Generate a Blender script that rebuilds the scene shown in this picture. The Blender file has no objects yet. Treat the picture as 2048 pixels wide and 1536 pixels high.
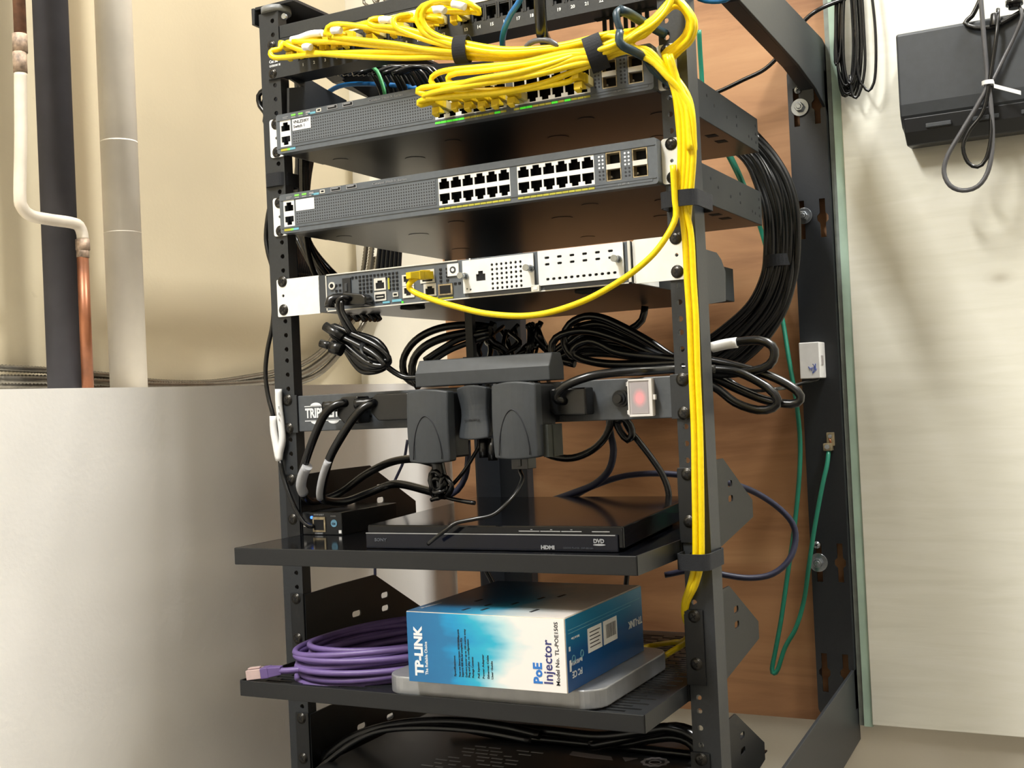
import bpy, bmesh, math, random
from mathutils import Vector, Matrix
random.seed(7)
PI = math.pi
SC = bpy.context.scene
COL = SC.collection
# ---------------------------------------------------------------- units
# every length below is in millimetres in rack space: x right, y into the wall, z up; z = 0 is the
# centre of the patch panel.  W() turns it into metres above the floor.
ZO = 1.95
def W(x, y, z): return Vector((x / 1000, y / 1000, z / 1000 + ZO))
CAM = (602.624, -1058.884, -398.3)
RV = (-0.0041375, 0.4807075, -0.0492911)
FPX = 2359.6
def rotmat():
    v = Vector(RV); t = v.length; k = v / t
    return Matrix.Rotation(t, 3, k) @ Matrix(((1, 0, 0), (0, 0, -1), (0, 1, 0)))
RM = rotmat()
def _ray(u, v):
    return RM.transposed() @ Vector(((u - 1024) / FPX, (v - 768) / FPX, 1.0))
def aY(u, v, Y):
    d = _ray(u, v); t = (Y - CAM[1]) / d.y; return (CAM[0] + t * d.x, Y, CAM[2] + t * d.z)
def aX(u, v, X):
    d = _ray(u, v); t = (X - CAM[0]) / d.x; return (X, CAM[1] + t * d.y, CAM[2] + t * d.z)
def aZ(u, v, Z):
    d = _ray(u, v); t = (Z - CAM[2]) / d.z; return (CAM[0] + t * d.x, CAM[1] + t * d.y, Z)
def PY(Y, *uv): return [aY(p[0], p[1], p[2] if len(p) > 2 else Y) for p in uv]

# ---------------------------------------------------------------- materials
def lin(c):
    return tuple(((x / 255) / 12.92 if x / 255 <= .04045 else ((x / 255 + .055) / 1.055) ** 2.4) for x in c) + (1,)
class NT:
    def __init__(s, name):
        s.m = bpy.data.materials.new(name); s.m.use_nodes = True; s.t = s.m.node_tree
        s.b = s.t.nodes['Principled BSDF']
    def n(s, ty, **k):
        o = s.t.nodes.new(ty)
        for a, v in k.items():
            if a.startswith('_'): setattr(o, a[1:], v)
            else: o.inputs[a.replace('_', ' ')].default_value = v
        return o
    def l(s, a, b): s.t.links.new(a, b)
    def co(s, scale=(1, 1, 1), kind='Object'):
        tc = s.n('ShaderNodeTexCoord'); mp = s.n('ShaderNodeMapping'); mp.inputs['Scale'].default_value = scale
        s.l(tc.outputs[kind], mp.inputs['Vector']); return mp.outputs['Vector']
    def ramp(s, fac, stops, interp='LINEAR'):
        r = s.n('ShaderNodeValToRGB'); e = r.color_ramp.elements; r.color_ramp.interpolation = interp
        while len(e) < len(stops): e.new(.5)
        for i, (p, c) in enumerate(stops): e[i].position = p; e[i].color = lin(c)
        s.l(fac, r.inputs['Fac']); return r.outputs['Color']
    def bump(s, h, st=.2, dist=.001):
        b = s.n('ShaderNodeBump', Strength=st, Distance=dist); s.l(h, b.inputs['Height']); s.l(b.outputs['Normal'], s.b.inputs['Normal'])
MATS = {}
def paint(name, col, rough=.5, metal=0, var=.08, nsc=60, bump=0, spec=.5, coat=0, emit=None, es=1, alpha=None):
    if name in MATS: return MATS[name]
    t = NT(name)
    c = lin(col); b = t.b
    if var:
        nz = t.n('ShaderNodeTexNoise', Scale=nsc, Detail=4.0); t.l(t.co(), nz.inputs['Vector'])
        lo = tuple(max(0, x * (1 - var)) for x in col); hi = tuple(min(255, x * (1 + var)) for x in col)
        t.l(t.ramp(nz.outputs['Fac'], [(.3, lo), (.7, hi)]), b.inputs['Base Color'])
        if bump: t.bump(nz.outputs['Fac'], bump, .0006)
    else: b.inputs['Base Color'].default_value = c
    b.inputs['Roughness'].default_value = rough; b.inputs['Metallic'].default_value = metal
    b.inputs['Specular IOR Level'].default_value = spec
    if coat: b.inputs['Coat Weight'].default_value = coat; b.inputs['Coat Roughness'].default_value = .08
    if emit: b.inputs['Emission Color'].default_value = lin(emit); b.inputs['Emission Strength'].default_value = es
    if alpha is not None: b.inputs['Alpha'].default_value = alpha
    MATS[name] = t.m; return t.m

m_steel = paint('black_powder_steel', (43, 46, 49), .42, 0, .05, 400, .15)
m_steel2 = paint('dark_powder_steel', (30, 33, 37), .40, 0, .05, 400, .1)
m_shelf = paint('shelf_black_paint', (22, 24, 26), .42, 0, .05, 400, .1)
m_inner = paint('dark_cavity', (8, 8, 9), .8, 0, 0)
m_bezel = paint('switch_grey_plastic', (90, 96, 102), .42, 0, .03, 200)
m_chas = paint('switch_chassis_steel', (40, 43, 46), .3, .0, .05, 30, 0, .13)
m_white = paint('white_bracket_paint', (238, 238, 232), .35, 0, .02)
m_nickel = paint('bright_nickel', (225, 225, 220), .32, .35, .03, 80)
m_plate = paint('card_plate_metal', (236, 238, 238), .38, .15, .02, 80)
m_zinc = paint('zinc_plated', (168, 174, 180), .22, .85, .1, 40)
m_screw = paint('black_oxide_screw', (66, 64, 60), .3, .8, .08)
m_blackpl = paint('black_plastic', (33, 35, 38), .42, 0, .05, 80)
m_wart = paint('charcoal_plastic', (56, 60, 64), .42, 0, .04, 120)
m_gloss = paint('gloss_black', (9, 10, 13), .1, 0, 0, spec=.38)
m_cord = paint('black_rubber_cord', (13, 14, 15), .27, 0, .06, 200, spec=.6)
m_cordg = paint('grey_cord', (88, 88, 90), .35, 0, .05)
m_navy = paint('navy_cord', (34, 36, 58), .5, 0, .06)
m_yel = paint('yellow_cable_jacket', (248, 216, 3), .38, 0, .03, 200)
m_yplug = paint('yellow_plug_boot', (225, 195, 20), .4, 0, .04, 200)
m_clear = paint('clear_plug', (205, 190, 130), .2, 0, .05)
m_pur = paint('purple_cable_jacket', (106, 86, 140), .46, 0, .04)
m_blue = paint('blue_cable_jacket', (30, 112, 178), .4, 0, .04)
m_green = paint('green_ground_wire', (30, 122, 98), .42, 0, .04)
m_velcro = paint('black_hook_strap', (26, 28, 32), .85, 0, .1, 900, .5)
m_label = paint('white_label', (242, 242, 240), .55, 0, .02)
m_ink = paint('dark_ink', (38, 40, 46), .6, 0, 0)
m_wink = paint('white_ink', (235, 238, 240), .5, 0, 0)
m_gink = paint('grey_ink', (150, 152, 155), .5, 0, 0)
m_dring = paint('slate_blue_ring', (40, 62, 74), .35, 0, .1, 60)
m_silver = paint('brushed_silver', (168, 170, 172), .36, .55, .04, 60)
m_ledg = paint('green_led', (80, 235, 60), .4, 0, 0, emit=(90, 255, 60), es=.4)
m_ledgd = paint('green_led_soft', (120, 190, 80), .4, 0, 0, emit=(110, 220, 80), es=.35)
m_ledb = paint('blue_led', (60, 120, 255), .4, 0, 0, emit=(60, 120, 255), es=3)
m_ylw = paint('yellow_print', (176, 172, 56), .5, 0, .05)
m_cyan = paint('cyan_print', (110, 175, 195), .5, 0, .03)
m_red = paint('red_lamp', (235, 60, 70), .4, 0, 0, emit=(255, 60, 70), es=1.3)
m_frost = paint('frosted_cover', (178, 172, 172), .3, 0, .03)
m_frostr = paint('frosted_rim', (215, 212, 208), .3, 0, .03)
m_mint = paint('mint_paint', (176, 202, 184), .6, 0, .05, 20)
m_rubberpipe = paint('black_pipe_insulation', (56, 55, 60), .8, 0, .06, 30, .2)
m_wpipe2 = paint('off_white_pipe_paint', (206, 196, 180), .45, 0, .06, 30)
m_wpipe = paint('white_painted_pipe', (244, 237, 224), .45, 0, .04, 12)
m_beige = paint('room_wall_paint', (150, 144, 134), .75, 0, .02, 4)
m_ceil = paint('ceiling_white', (235, 233, 226), .9, 0, .02, 4)
m_floor = paint('floor_tile', (92, 86, 80), .6, 0, .06, 6)
m_brass = paint('dull_brass', (172, 158, 128), .35, .6, .15, 200)

def wallpaint(name, base, spots, rough=.5):
    t = NT(name); v = t.co((1, 1, 1))
    n1 = t.n('ShaderNodeTexNoise', Scale=3.0, Detail=3.0); t.l(v, n1.inputs['Vector'])
    lo = tuple(x * .96 for x in base); hi = tuple(min(255, x * 1.03) for x in base)
    c1 = t.ramp(n1.outputs['Fac'], [(.35, lo), (.7, hi)])
    n2 = t.n('ShaderNodeTexNoise', Scale=26.0, Detail=2.0, Roughness=.6); t.l(v, n2.inputs['Vector'])
    m = t.ramp(n2.outputs['Fac'], [(.0, (0, 0, 0)), (.745, (0, 0, 0)), (.80, (200, 200, 200))])
    mx = t.n('ShaderNodeMix', _data_type='RGBA'); t.l(m, mx.inputs['Factor']); t.l(c1, mx.inputs['A']); mx.inputs['B'].default_value = lin(spots)
    t.l(mx.outputs['Result'], t.b.inputs['Base Color']); t.b.inputs['Roughness'].default_value = rough
    n3 = t.n('ShaderNodeTexNoise', Scale=180.0, Detail=3.0); t.l(v, n3.inputs['Vector']); t.bump(n3.outputs['Fac'], .12, .0015)
    return t.m
m_wallL = wallpaint('tan_wall_paint', (200, 188, 160), (158, 144, 116), .42)
m_wallB = wallpaint('cream_wall_paint', (232, 226, 210), (196, 188, 170), .6)
m_boxin = wallpaint('pale_grey_paint', (246, 243, 236), (200, 198, 190), .35)

def woodgrain(name, c0, c1, c2, sx, sz, rough, bump=.1, knots=True, kc=None):
    t = NT(name)
    v = t.co((sx, 1, sz))
    n1 = t.n('ShaderNodeTexNoise', Scale=1.0, Detail=6.0, Roughness=.6, Distortion=.6); t.l(v, n1.inputs['Vector'])
    c = t.ramp(n1.outputs['Fac'], [(.3, c0), (.5, c1), (.72, c2)])
    if knots:
        v2 = t.co((5, 5, 9)); vo = t.n('ShaderNodeTexVoronoi', Scale=1.0); t.l(v2, vo.inputs['Vector'])
        k = t.ramp(vo.outputs['Distance'], [(.0, (255, 255, 255)), (.07, (120, 120, 120)), (.12, (0, 0, 0))])
        mx = t.n('ShaderNodeMix', _data_type='RGBA'); t.l(k, mx.inputs['Factor']); t.l(c, mx.inputs['A'])
        mx.inputs['B'].default_value = lin(kc or (96, 58, 34)); c = mx.outputs['Result']
    t.l(c, t.b.inputs['Base Color']); t.b.inputs['Roughness'].default_value = rough
    t.bump(n1.outputs['Fac'], bump, .001); return t.m
m_ply = woodgrain('plywood', (132, 90, 58), (174, 128, 88), (198, 154, 110), 1.6, 13, .6)
m_board = woodgrain('painted_board', (232, 230, 214), (238, 236, 221), (242, 240, 227), 6, 60, .42, .22, True, (196, 190, 172))

def copper_mat():
    t = NT('copper_pipe'); v = t.co((1, 1, 1))
    n = t.n('ShaderNodeTexNoise', Scale=22.0, Detail=5.0); t.l(v, n.inputs['Vector'])
    t.l(t.ramp(n.outputs['Fac'], [(.25, (92, 58, 40)), (.5, (146, 92, 62)), (.75, (172, 112, 78))]), t.b.inputs['Base Color'])
    t.b.inputs['Metallic'].default_value = .45; t.b.inputs['Roughness'].default_value = .38; return t.m
m_copper = copper_mat()
m_rust = paint('tarnished_copper', (118, 84, 66), .6, .2, .3, 60)
m_solder = paint('worn_joint', (150, 130, 112), .6, .1, .35, 120)
m_flex = paint('galvanised_flex', (124, 119, 108), .3, .8, .06, 90)
def grille_mat():
    t = NT('switch_grille'); tc = t.n('ShaderNodeTexCoord'); sp = t.n('ShaderNodeSeparateXYZ'); t.l(tc.outputs['Object'], sp.inputs[0])
    def cell(o):
        a = t.n('ShaderNodeMath', _operation='MULTIPLY'); a.inputs[1].default_value = 1 / .0031; t.l(o, a.inputs[0])
        f = t.n('ShaderNodeMath', _operation='FRACT'); t.l(a.outputs[0], f.inputs[0])
        s = t.n('ShaderNodeMath', _operation='SUBTRACT'); s.inputs[1].default_value = .5; t.l(f.outputs[0], s.inputs[0])
        q = t.n('ShaderNodeMath', _operation='ABSOLUTE'); t.l(s.outputs[0], q.inputs[0]); return q.outputs[0]
    mx = t.n('ShaderNodeMath', _operation='MAXIMUM'); t.l(cell(sp.outputs[0]), mx.inputs[0]); t.l(cell(sp.outputs[2]), mx.inputs[1])
    c = t.ramp(mx.outputs[0], [(.0, (38, 40, 44)), (.22, (38, 40, 44)), (.29, (98, 104, 110))])
    t.l(c, t.b.inputs['Base Color']); t.b.inputs['Roughness'].default_value = .42; return t.m
m_grille = grille_mat()
def box_mat(name, stops, axis=0, wisps=True):
    t = NT(name); tc = t.n('ShaderNodeTexCoord'); sp = t.n('ShaderNodeSeparateXYZ'); t.l(tc.outputs['Generated'], sp.inputs[0])
    f = sp.outputs[axis]
    if wisps:
        nz = t.n('ShaderNodeTexNoise', Scale=2.6, Detail=3.0); t.l(tc.outputs['Generated'], nz.inputs['Vector'])
        a = t.n('ShaderNodeMath', _operation='MULTIPLY_ADD'); t.l(nz.outputs['Fac'], a.inputs[0]); a.inputs[1].default_value = .5; a.inputs[2].default_value = -.25
        b = t.n('ShaderNodeMath', _operation='ADD'); t.l(a.outputs[0], b.inputs[0]); t.l(f, b.inputs[1]); f = b.outputs[0]
    t.l(t.ramp(f, stops), t.b.inputs['Base Color']); t.b.inputs['Roughness'].default_value = .3; return t.m
m_tpfront = box_mat('carton_front_print', [(0, (36, 108, 162)), (.27, (40, 120, 172)), (.34, (32, 150, 205)), (.48, (50, 180, 212)), (.62, (190, 226, 232)), (.74, (244, 240, 236))])
m_tptop = box_mat('carton_top_print', [(0, (24, 78, 118)), (.35, (26, 110, 156)), (.55, (60, 160, 196)), (.7, (190, 204, 208)), (1, (226, 218, 212))])
m_tpside = box_mat('carton_side_print', [(0, (22, 78, 140)), (.5, (24, 84, 144)), (.66, (22, 110, 160)), (1, (16, 130, 176))], 2, False)
m_carton = paint('carton_board', (188, 178, 160), .7, 0, .04)

# ---------------------------------------------------------------- mesh tools
def holed_strip(x0, x1, z0, z1, hx, hz, r, th):
    """vertical strip in the xz plane (front at y=0) with a column of round through holes"""
    m = MB(); zs = [z0] + [(a + b) / 2 for a, b in zip(hz, hz[1:])] + [z1]
    for k, cz in enumerate(hz):
        a0, a1 = zs[k], zs[k + 1]
        ang = sorted([2 * PI * i / 12 for i in range(12)] + [math.atan2(z - cz, x - hx) % (2 * PI) for x in (x0, x1) for z in (a0, a1)])
        n = len(ang); inn = []; out = []
        for a in ang:
            c, s_ = math.cos(a), math.sin(a); inn.append((hx + r * c, cz + r * s_))
            t = min([((x1 if c > 0 else x0) - hx) / c if abs(c) > 1e-9 else 1e9, ((a1 if s_ > 0 else a0) - cz) / s_ if abs(s_) > 1e-9 else 1e9])
            out.append((hx + t * c, cz + t * s_))
        vs = [(p[0], y, p[1]) for y in (0, th) for p in inn + out]
        fs = []
        for i in range(n):
            j = (i + 1) % n
            fs += [(i, n + i, n + j, j), (2 * n + i, 2 * n + j, 3 * n + j, 3 * n + i), (i, j, 2 * n + j, 2 * n + i), (n + i, 3 * n + i, 3 * n + j, n + j)]
        m.add(vs, fs)
    return m
class MB:
    def __init__(s): s.v = []; s.f = []; s.mi = []; s.sm = []
    def add(s, vs, fs, mi=0, smooth=False):
        o = len(s.v); s.v += [tuple(a) for a in vs]
        for f in fs: s.f.append([o + i for i in f]); s.mi.append(mi); s.sm.append(smooth)
        return s
    def box(s, x0, x1, y0, y1, z0, z1, mi=0):
        x0, x1 = min(x0, x1), max(x0, x1); y0, y1 = min(y0, y1), max(y0, y1); z0, z1 = min(z0, z1), max(z0, z1)
        vs = [(x, y, z) for x in (x0, x1) for y in (y0, y1) for z in (z0, z1)]
        return s.add(vs, [(0, 1, 3, 2), (4, 6, 7, 5), (0, 4, 5, 1), (2, 3, 7, 6), (0, 2, 6, 4), (1, 5, 7, 3)], mi)
    def prism(s, poly, ax, a, b, mi=0):
        a, b = min(a, b), max(a, b); n = len(poly)
        area = sum(poly[i][0] * poly[(i + 1) % n][1] - poly[(i + 1) % n][0] * poly[i][1] for i in range(n))
        if area < 0: poly = poly[::-1]
        def mk(p, t): return {'x': (t, p[0], p[1]), 'y': (p[0], t, p[1]), 'z': (p[0], p[1], t)}[ax]
        vs = [mk(p, a) for p in poly] + [mk(p, b) for p in poly]
        fs = [tuple(range(n))[::-1], tuple(range(n, 2 * n))] + [(i, (i + 1) % n, n + (i + 1) % n, n + i) for i in range(n)]
        return s.add(vs, fs, mi)
    def cyl(s, c, ax, r, h, n=20, mi=0, r2=None, smooth=True):
        r2 = r if r2 is None else r2; vs = []
        for t, rr in ((0, r), (h, r2)):
            for i in range(n):
                a = 2 * PI * i / n; u, w = rr * math.cos(a), rr * math.sin(a)
                vs.append({'x': (c[0] + t, c[1] + u, c[2] + w), 'y': (c[0] + w, c[1] + t, c[2] + u), 'z': (c[0] + u, c[1] + w, c[2] + t)}[ax])
        s.add(vs, [(i, (i + 1) % n, n + (i + 1) % n, n + i) for i in range(n)], mi, smooth)
        o = len(s.v) - 2 * n
        s.f.append([o + i for i in range(n)][::-1]); s.f.append([o + n + i for i in range(n)]); s.mi += [mi, mi]; s.sm += [False, False]
        return s
    def tube(s, pts, r, n=10, mi=0, closed=False, rib=0, flat=None):
        P = [Vector(p) for p in pts]; k = len(P)
        T = []
        for i in range(k):
            a = P[(i - 1) % k] if (closed or i) else P[0]; b = P[(i + 1) % k] if (closed or i < k - 1) else P[-1]
            d = b - a; T.append(d.normalized() if d.length > 1e-9 else Vector((0, 0, 1)))
        nv = T[0].orthogonal().normalized() if flat is None else (Vector(flat) - T[0] * Vector(flat).dot(T[0])).normalized()
        vs = []
        for i in range(k):
            nv = (nv - T[i] * nv.dot(T[i])).normalized(); bv = T[i].cross(nv)
            rr = r[i] if isinstance(r, (list, tuple)) else r
            if rib: rr = rr * (1 + rib * (1 if i % 2 else -1))
            for j in range(n):
                a = 2 * PI * j / n; vs.append(P[i] + nv * (rr * math.cos(a)) + bv * (rr * math.sin(a)))
        m = k if closed else k - 1
        s.add(vs, [(i * n + j, i * n + (j + 1) % n, ((i + 1) % k) * n + (j + 1) % n, ((i + 1) % k) * n + j) for i in range(m) for j in range(n)], mi, True)
        if not closed:
            o = len(s.v) - k * n
            s.f.append([o + j for j in range(n)][::-1]); s.f.append([o + (k - 1) * n + j for j in range(n)]); s.mi += [mi, mi]; s.sm += [False, False]
        return s
    def band(s, c, u, v, w, ru, rv, wd, th=1.4, n=28, mi=0):
        """closed strap: ring in the plane of u,v (radii ru, rv), width wd along w"""
        c, u, v, w = Vector(c), Vector(u).normalized(), Vector(v).normalized(), Vector(w).normalized(); vs = []
        for i in range(n):
            a = 2 * PI * i / n
            for rr, ww in ((0, -.5), (th, -.5), (th, .5), (0, .5)):
                vs.append(c + u * ((ru + rr) * math.cos(a)) + v * ((rv + rr) * math.sin(a)) + w * (ww * wd))
        return s.add(vs, [(i * 4 + j, i * 4 + (j + 1) % 4, ((i + 1) % n) * 4 + (j + 1) % 4, ((i + 1) % n) * 4 + j) for i in range(n) for j in range(4)], mi, False)
    def build(s, name, mats, parent=None, bevel=0, seg=2, fix=True):
        if not isinstance(mats, (list, tuple)): mats = [mats]
        xs = [p[0] for p in s.v]; ys = [p[1] for p in s.v]; zs = [p[2] for p in s.v]
        c = ((min(xs) + max(xs)) / 2, (min(ys) + max(ys)) / 2, (min(zs) + max(zs)) / 2)
        me = bpy.data.meshes.new(name)
        me.from_pydata([((p[0] - c[0]) / 1000, (p[1] - c[1]) / 1000, (p[2] - c[2]) / 1000) for p in s.v], [], s.f)
        for m in mats: me.materials.append(m)
        for p, mi, sm in zip(me.polygons, s.mi, s.sm): p.material_index = mi; p.use_smooth = sm
        if fix:
            bm = bmesh.new(); bm.from_mesh(me); bmesh.ops.recalc_face_normals(bm, faces=bm.faces); bm.to_mesh(me); bm.free()
        return link(name, me, W(*c), parent, bevel, seg)
def link(name, me, loc, parent=None, bevel=0, seg=2):
    o = bpy.data.objects.new(name, me); COL.objects.link(o)
    if parent is not None:
        o.parent = parent; base = parent.location.copy()
        if parent.parent is not None: base = base + parent.parent.location
        o.location = loc - base
    else: o.location = loc
    if bevel:
        b = o.modifiers.new('bevel', 'BEVEL'); b.width = bevel / 1000; b.segments = seg; b.limit_method = 'ANGLE'; b.angle_limit = .7
    return o
def tag(o, label=None, cat=None, group=None, kind=None):
    if label: o['label'] = label
    if cat: o['category'] = cat
    if group: o['group'] = group
    if kind: o['kind'] = kind
    return o
def thing(name, label, cat, loc, group=None):
    o = bpy.data.objects.new(name, None); COL.objects.link(o); o.location = W(*loc); o.empty_display_size = .02
    return tag(o, label, cat, group)
def struct(mb, name, m, label=None, **k):
    o = mb.build(name, m, **k); o['kind'] = 'structure'
    if label: o['label'] = label
    return o
PLN = {'front': ((1, 0, 0), (0, 0, 1), (0, -1, 0)), 'right': ((0, 1, 0), (0, 0, 1), (1, 0, 0)), 'left': ((0, -1, 0), (0, 0, 1), (-1, 0, 0)),
       'top': ((1, 0, 0), (0, 1, 0), (0, 0, 1))}
def place2d(me, plane, org, rot=0):
    u, v, n = [Vector(a) for a in (PLN[plane] if isinstance(plane, str) else plane)]
    M = Matrix((u, v, n)).transposed().to_4x4()
    me.transform(Matrix.Translation(Vector(org) / 1000) @ M @ Matrix.Rotation(rot, 4, 'Z'))
def finish(name, me, mats, parent, bevel=0):
    me.materials.clear()
    for m in (mats if isinstance(mats, (list, tuple)) else [mats]): me.materials.append(m)
    xs = [v.co for v in me.vertices]
    c = Vector([(min(p[i] for p in xs) + max(p[i] for p in xs)) / 2 for i in range(3)])
    me.transform(Matrix.Translation(-c)); me.name = name
    for p in me.polygons: p.use_smooth = False
    return link(name, me, c + Vector((0, 0, ZO)), parent, bevel)
def plate(name, loops, th, plane, org, mats, parent=None, bevel=0):
    """flat sheet with real holes: loops[0] outline, the rest holes; 2D mm in the plane; front face at org, thickness behind"""
    cu = bpy.data.curves.new(name, 'CURVE'); cu.dimensions = '2D'; cu.fill_mode = 'BOTH'; cu.extrude = th / 2000; cu.resolution_u = 1
    for L in loops:
        sp = cu.splines.new('POLY'); sp.points.add(len(L) - 1); sp.use_cyclic_u = True
        for i, (x, y) in enumerate(L): sp.points[i].co = (x / 1000, y / 1000, 0, 1)
    ob = bpy.data.objects.new('tmp', cu); me = bpy.data.meshes.new_from_object(ob)
    bpy.data.objects.remove(ob); bpy.data.curves.remove(cu)
    me.transform(Matrix.Translation((0, 0, -th / 2000))); place2d(me, plane, org)
    return finish(name, me, mats, parent, bevel)
def circ(x, y, r, n=12): return [(x + r * math.cos(2 * PI * i / n), y + r * math.sin(2 * PI * i / n)) for i in range(n)]
def rect(x0, x1, y0, y1): return [(x0, y0), (x1, y0), (x1, y1), (x0, y1)]
def rrect(x0, x1, y0, y1, r, n=5):
    out = []
    for cx, cy, a0 in ((x1 - r, y1 - r, 0), (x0 + r, y1 - r, 90), (x0 + r, y0 + r, 180), (x1 - r, y0 + r, 270)):
        for i in range(n + 1):
            a = math.radians(a0 + 90 * i / n); out.append((cx + r * math.cos(a), cy + r * math.sin(a)))
    return out
def text(s, size, plane, org, mat, parent, name='lettering', rot=0, ext=.15, bold=0, align='LEFT', sx=1, sp=1):
    cu = bpy.data.curves.new(name, 'FONT'); cu.body = s; cu.size = size / 1000; cu.extrude = ext / 1000; cu.offset = bold / 1000
    cu.align_x = align; cu.resolution_u = 2; cu.space_character = sp; cu.space_line = .95
    ob = bpy.data.objects.new('tmp', cu); me = bpy.data.meshes.new_from_object(ob)
    bpy.data.objects.remove(ob); bpy.data.curves.remove(cu)
    if sx != 1: me.transform(Matrix.Diagonal((sx, 1, 1, 1)))
    place2d(me, plane, org, rot)
    return finish(name, me, mat, parent)
def smooth(pts, step=6, closed=False):
    """Catmull-Rom through pts, resampled about every step mm"""
    P = [Vector(p) for p in pts]; n = len(P); out = []
    rng = n if closed else n - 1
    for i in range(rng):
        p1, p2 = P[i], P[(i + 1) % n]
        p0 = P[i - 1] if (closed or i > 0) else p1 * 2 - p2
        p3 = P[(i + 2) % n] if (closed or i + 2 < n) else p2 * 2 - p1
        k = max(2, int((p2 - p1).length / step))
        for j in range(k):
            t = j / k; t2 = t * t; t3 = t2 * t
            out.append(.5 * ((2 * p1) + (p2 - p0) * t + (2 * p0 - 5 * p1 + 4 * p2 - p3) * t2 + (3 * p1 - p0 - 3 * p2 + p3) * t3))
    if not closed: out.append(P[-1])
    return out
def cable(name, label, cat, pts, r, mat, group=None, step=6, n=10, rib=0, parent=None):
    o = MB().tube(smooth(pts, step), r, n, 0, False, rib).build(name, mat, parent, fix=False)
    if parent is None: tag(o, label, cat, group)
    elif label: o['label'] = label
    return o
def rng_mesh(key, fn, _c={}):
    if key not in _c: _c[key] = fn()
    return _c[key]
def screw(x, y, z, parent, r=4.6, mat=None, name='screw'):
    """pan head facing the viewer with a cross recess, on a thin washer"""
    def mk():
        m = MB(); n = 16
        prof = [(r * 1.2, 0), (r * 1.2, -.6), (r, -.5), (r * .96, -1.1), (r * .82, -1.7), (r * .4, -2.1)]
        vs = [(rr * math.cos(2 * PI * i / n), yy, rr * math.sin(2 * PI * i / n)) for rr, yy in prof for i in range(n)] + [(0, -2.35, 0)]
        fs = [(k * n + i, k * n + (i + 1) % n, (k + 1) * n + (i + 1) % n, (k + 1) * n + i) for k in range(5) for i in range(n)] + [(5 * n + i, 5 * n + (i + 1) % n, 6 * n) for i in range(n)]
        m.add(vs, fs, 0, True)
        for a in (.6, .6 + PI / 2):
            d = Vector((math.cos(a), 0, math.sin(a))); q = Vector((-math.sin(a), 0, math.cos(a)))
            m.add([d * (s1 * r * .55) + q * (s2 * .62) + Vector((0, yy, 0)) for s1, s2 in ((-1, -1), (1, -1), (1, 1), (-1, 1)) for yy in (-2.55, -1.6)],
                  [(0, 2, 4, 6), (1, 7, 5, 3), (0, 1, 3, 2), (2, 3, 5, 4), (4, 5, 7, 6), (6, 7, 1, 0)], 1)
        me = bpy.data.meshes.new(name); me.from_pydata([tuple(Vector(v) / 1000) for v in m.v], [], m.f)
        me.materials.append(mat or m_screw); me.materials.append(m_inner)
        for p, mi, sm in zip(me.polygons, m.mi, m.sm): p.material_index = mi; p.use_smooth = sm
        return me
    me = rng_mesh((name, r, (mat or m_screw).name), mk)
    return link(name, me, W(x, y, z), parent)
# ================================================================ room
XW, YW = -531, 574          # left wall face, back wall face
XB, ZB = -362, -362.5       # boxed-in ledge on the left wall: face and top
FL, CE = -ZO * 1000, 1500
struct(MB().box(XW - 100, 2400, YW, YW + 100, FL, CE), 'wall_back', m_wallB)
struct(MB().box(XW - 100, XW, -2900, YW, FL, CE), 'wall_left', m_wallL)
struct(MB().box(2400, 2500, -2900, YW + 100, FL, CE), 'wall_right', m_beige)
struct(MB().box(XW - 100, 2500, -3000, -2900, FL, CE), 'wall_front', m_beige)
struct(MB().box(XW - 100, 2500, -3000, YW + 100, FL - 100, FL), 'floor', m_floor)
struct(MB().box(XW - 100, 2500, -3000, YW + 100, CE, CE + 100), 'ceiling', m_ceil)
struct(MB().box(XW, XB, -2900, YW, FL, ZB), 'wall_left_ledge', m_boxin, label='pale grey boxed-in ledge along the left wall')

# plywood backing and the painted board beside it
ply = MB().box(-355, 263, 560, YW - .5, -851, 420).build('plywood_panel', m_ply)
tag(ply, 'bare brown plywood sheet screwed to the wall behind the rack', 'plywood')
brd = thing('painted_board', 'large cream painted board with a mint green left edge, right of the rack', 'board', (900, 560, -847))
MB().box(281, 1700, 546, YW - .5, -848, 420).build('board_face', m_board, brd, bevel=1)
MB().box(263, 270, 552, YW - .5, -851, 420).build('grey_edge', paint('grey_green_edge', (140, 148, 142), .6), brd)
e = MB().box(270, 281, 548, YW - .5, -851, 420).build('edge_strip', m_mint, brd); e['label'] = 'mint green painted edge'
# small white L trim showing between plywood and wall corner
# ---------------------------------------------------------------- pipes on the left wall
def vpipe(x, y, r, z0, z1, mb, mi=0, n=28): mb.cyl((x, y, z0), 'z', r, z1 - z0, n, mi)
m = MB(); vpipe(-469, -102, 19.5, ZB, CE, m)
bp = m.build('insulated_pipe', m_rubberpipe); tag(bp, 'thick black insulated pipe running down the tan wall', 'pipe')
wp = thing('drain_pipe', 'thick cream-white painted vertical pipe, nearest to the rack', 'pipe', (-469, -6, ZB))
m = MB(); vpipe(-469, -6, 22, ZB, CE, m); m.build('pipe_body', m_wpipe, wp)
for z0, z1 in ((-172, -171), (-62, -60)): m = MB(); vpipe(-469, -6, 22.12, z0, z1, m); m.build('coupling', m_wpipe, wp)
cp = thing('copper_pipe', 'thin copper water pipe with a white painted offset crossing the black pipe', 'pipe', (-440, -98, ZB))
R = 6.6
MB().cyl((-440, -170, 24), 'z', R, CE - 24, 16).build('upper_run', m_rust, cp)['label'] = 'tarnished brown copper section'
MB().cyl((-440, -171, 4), 'z', R + 1.2, 20, 16).cyl((-440, -172, -18), 'z', R + .7, 22, 16).build('joint', m_solder, cp)
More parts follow.
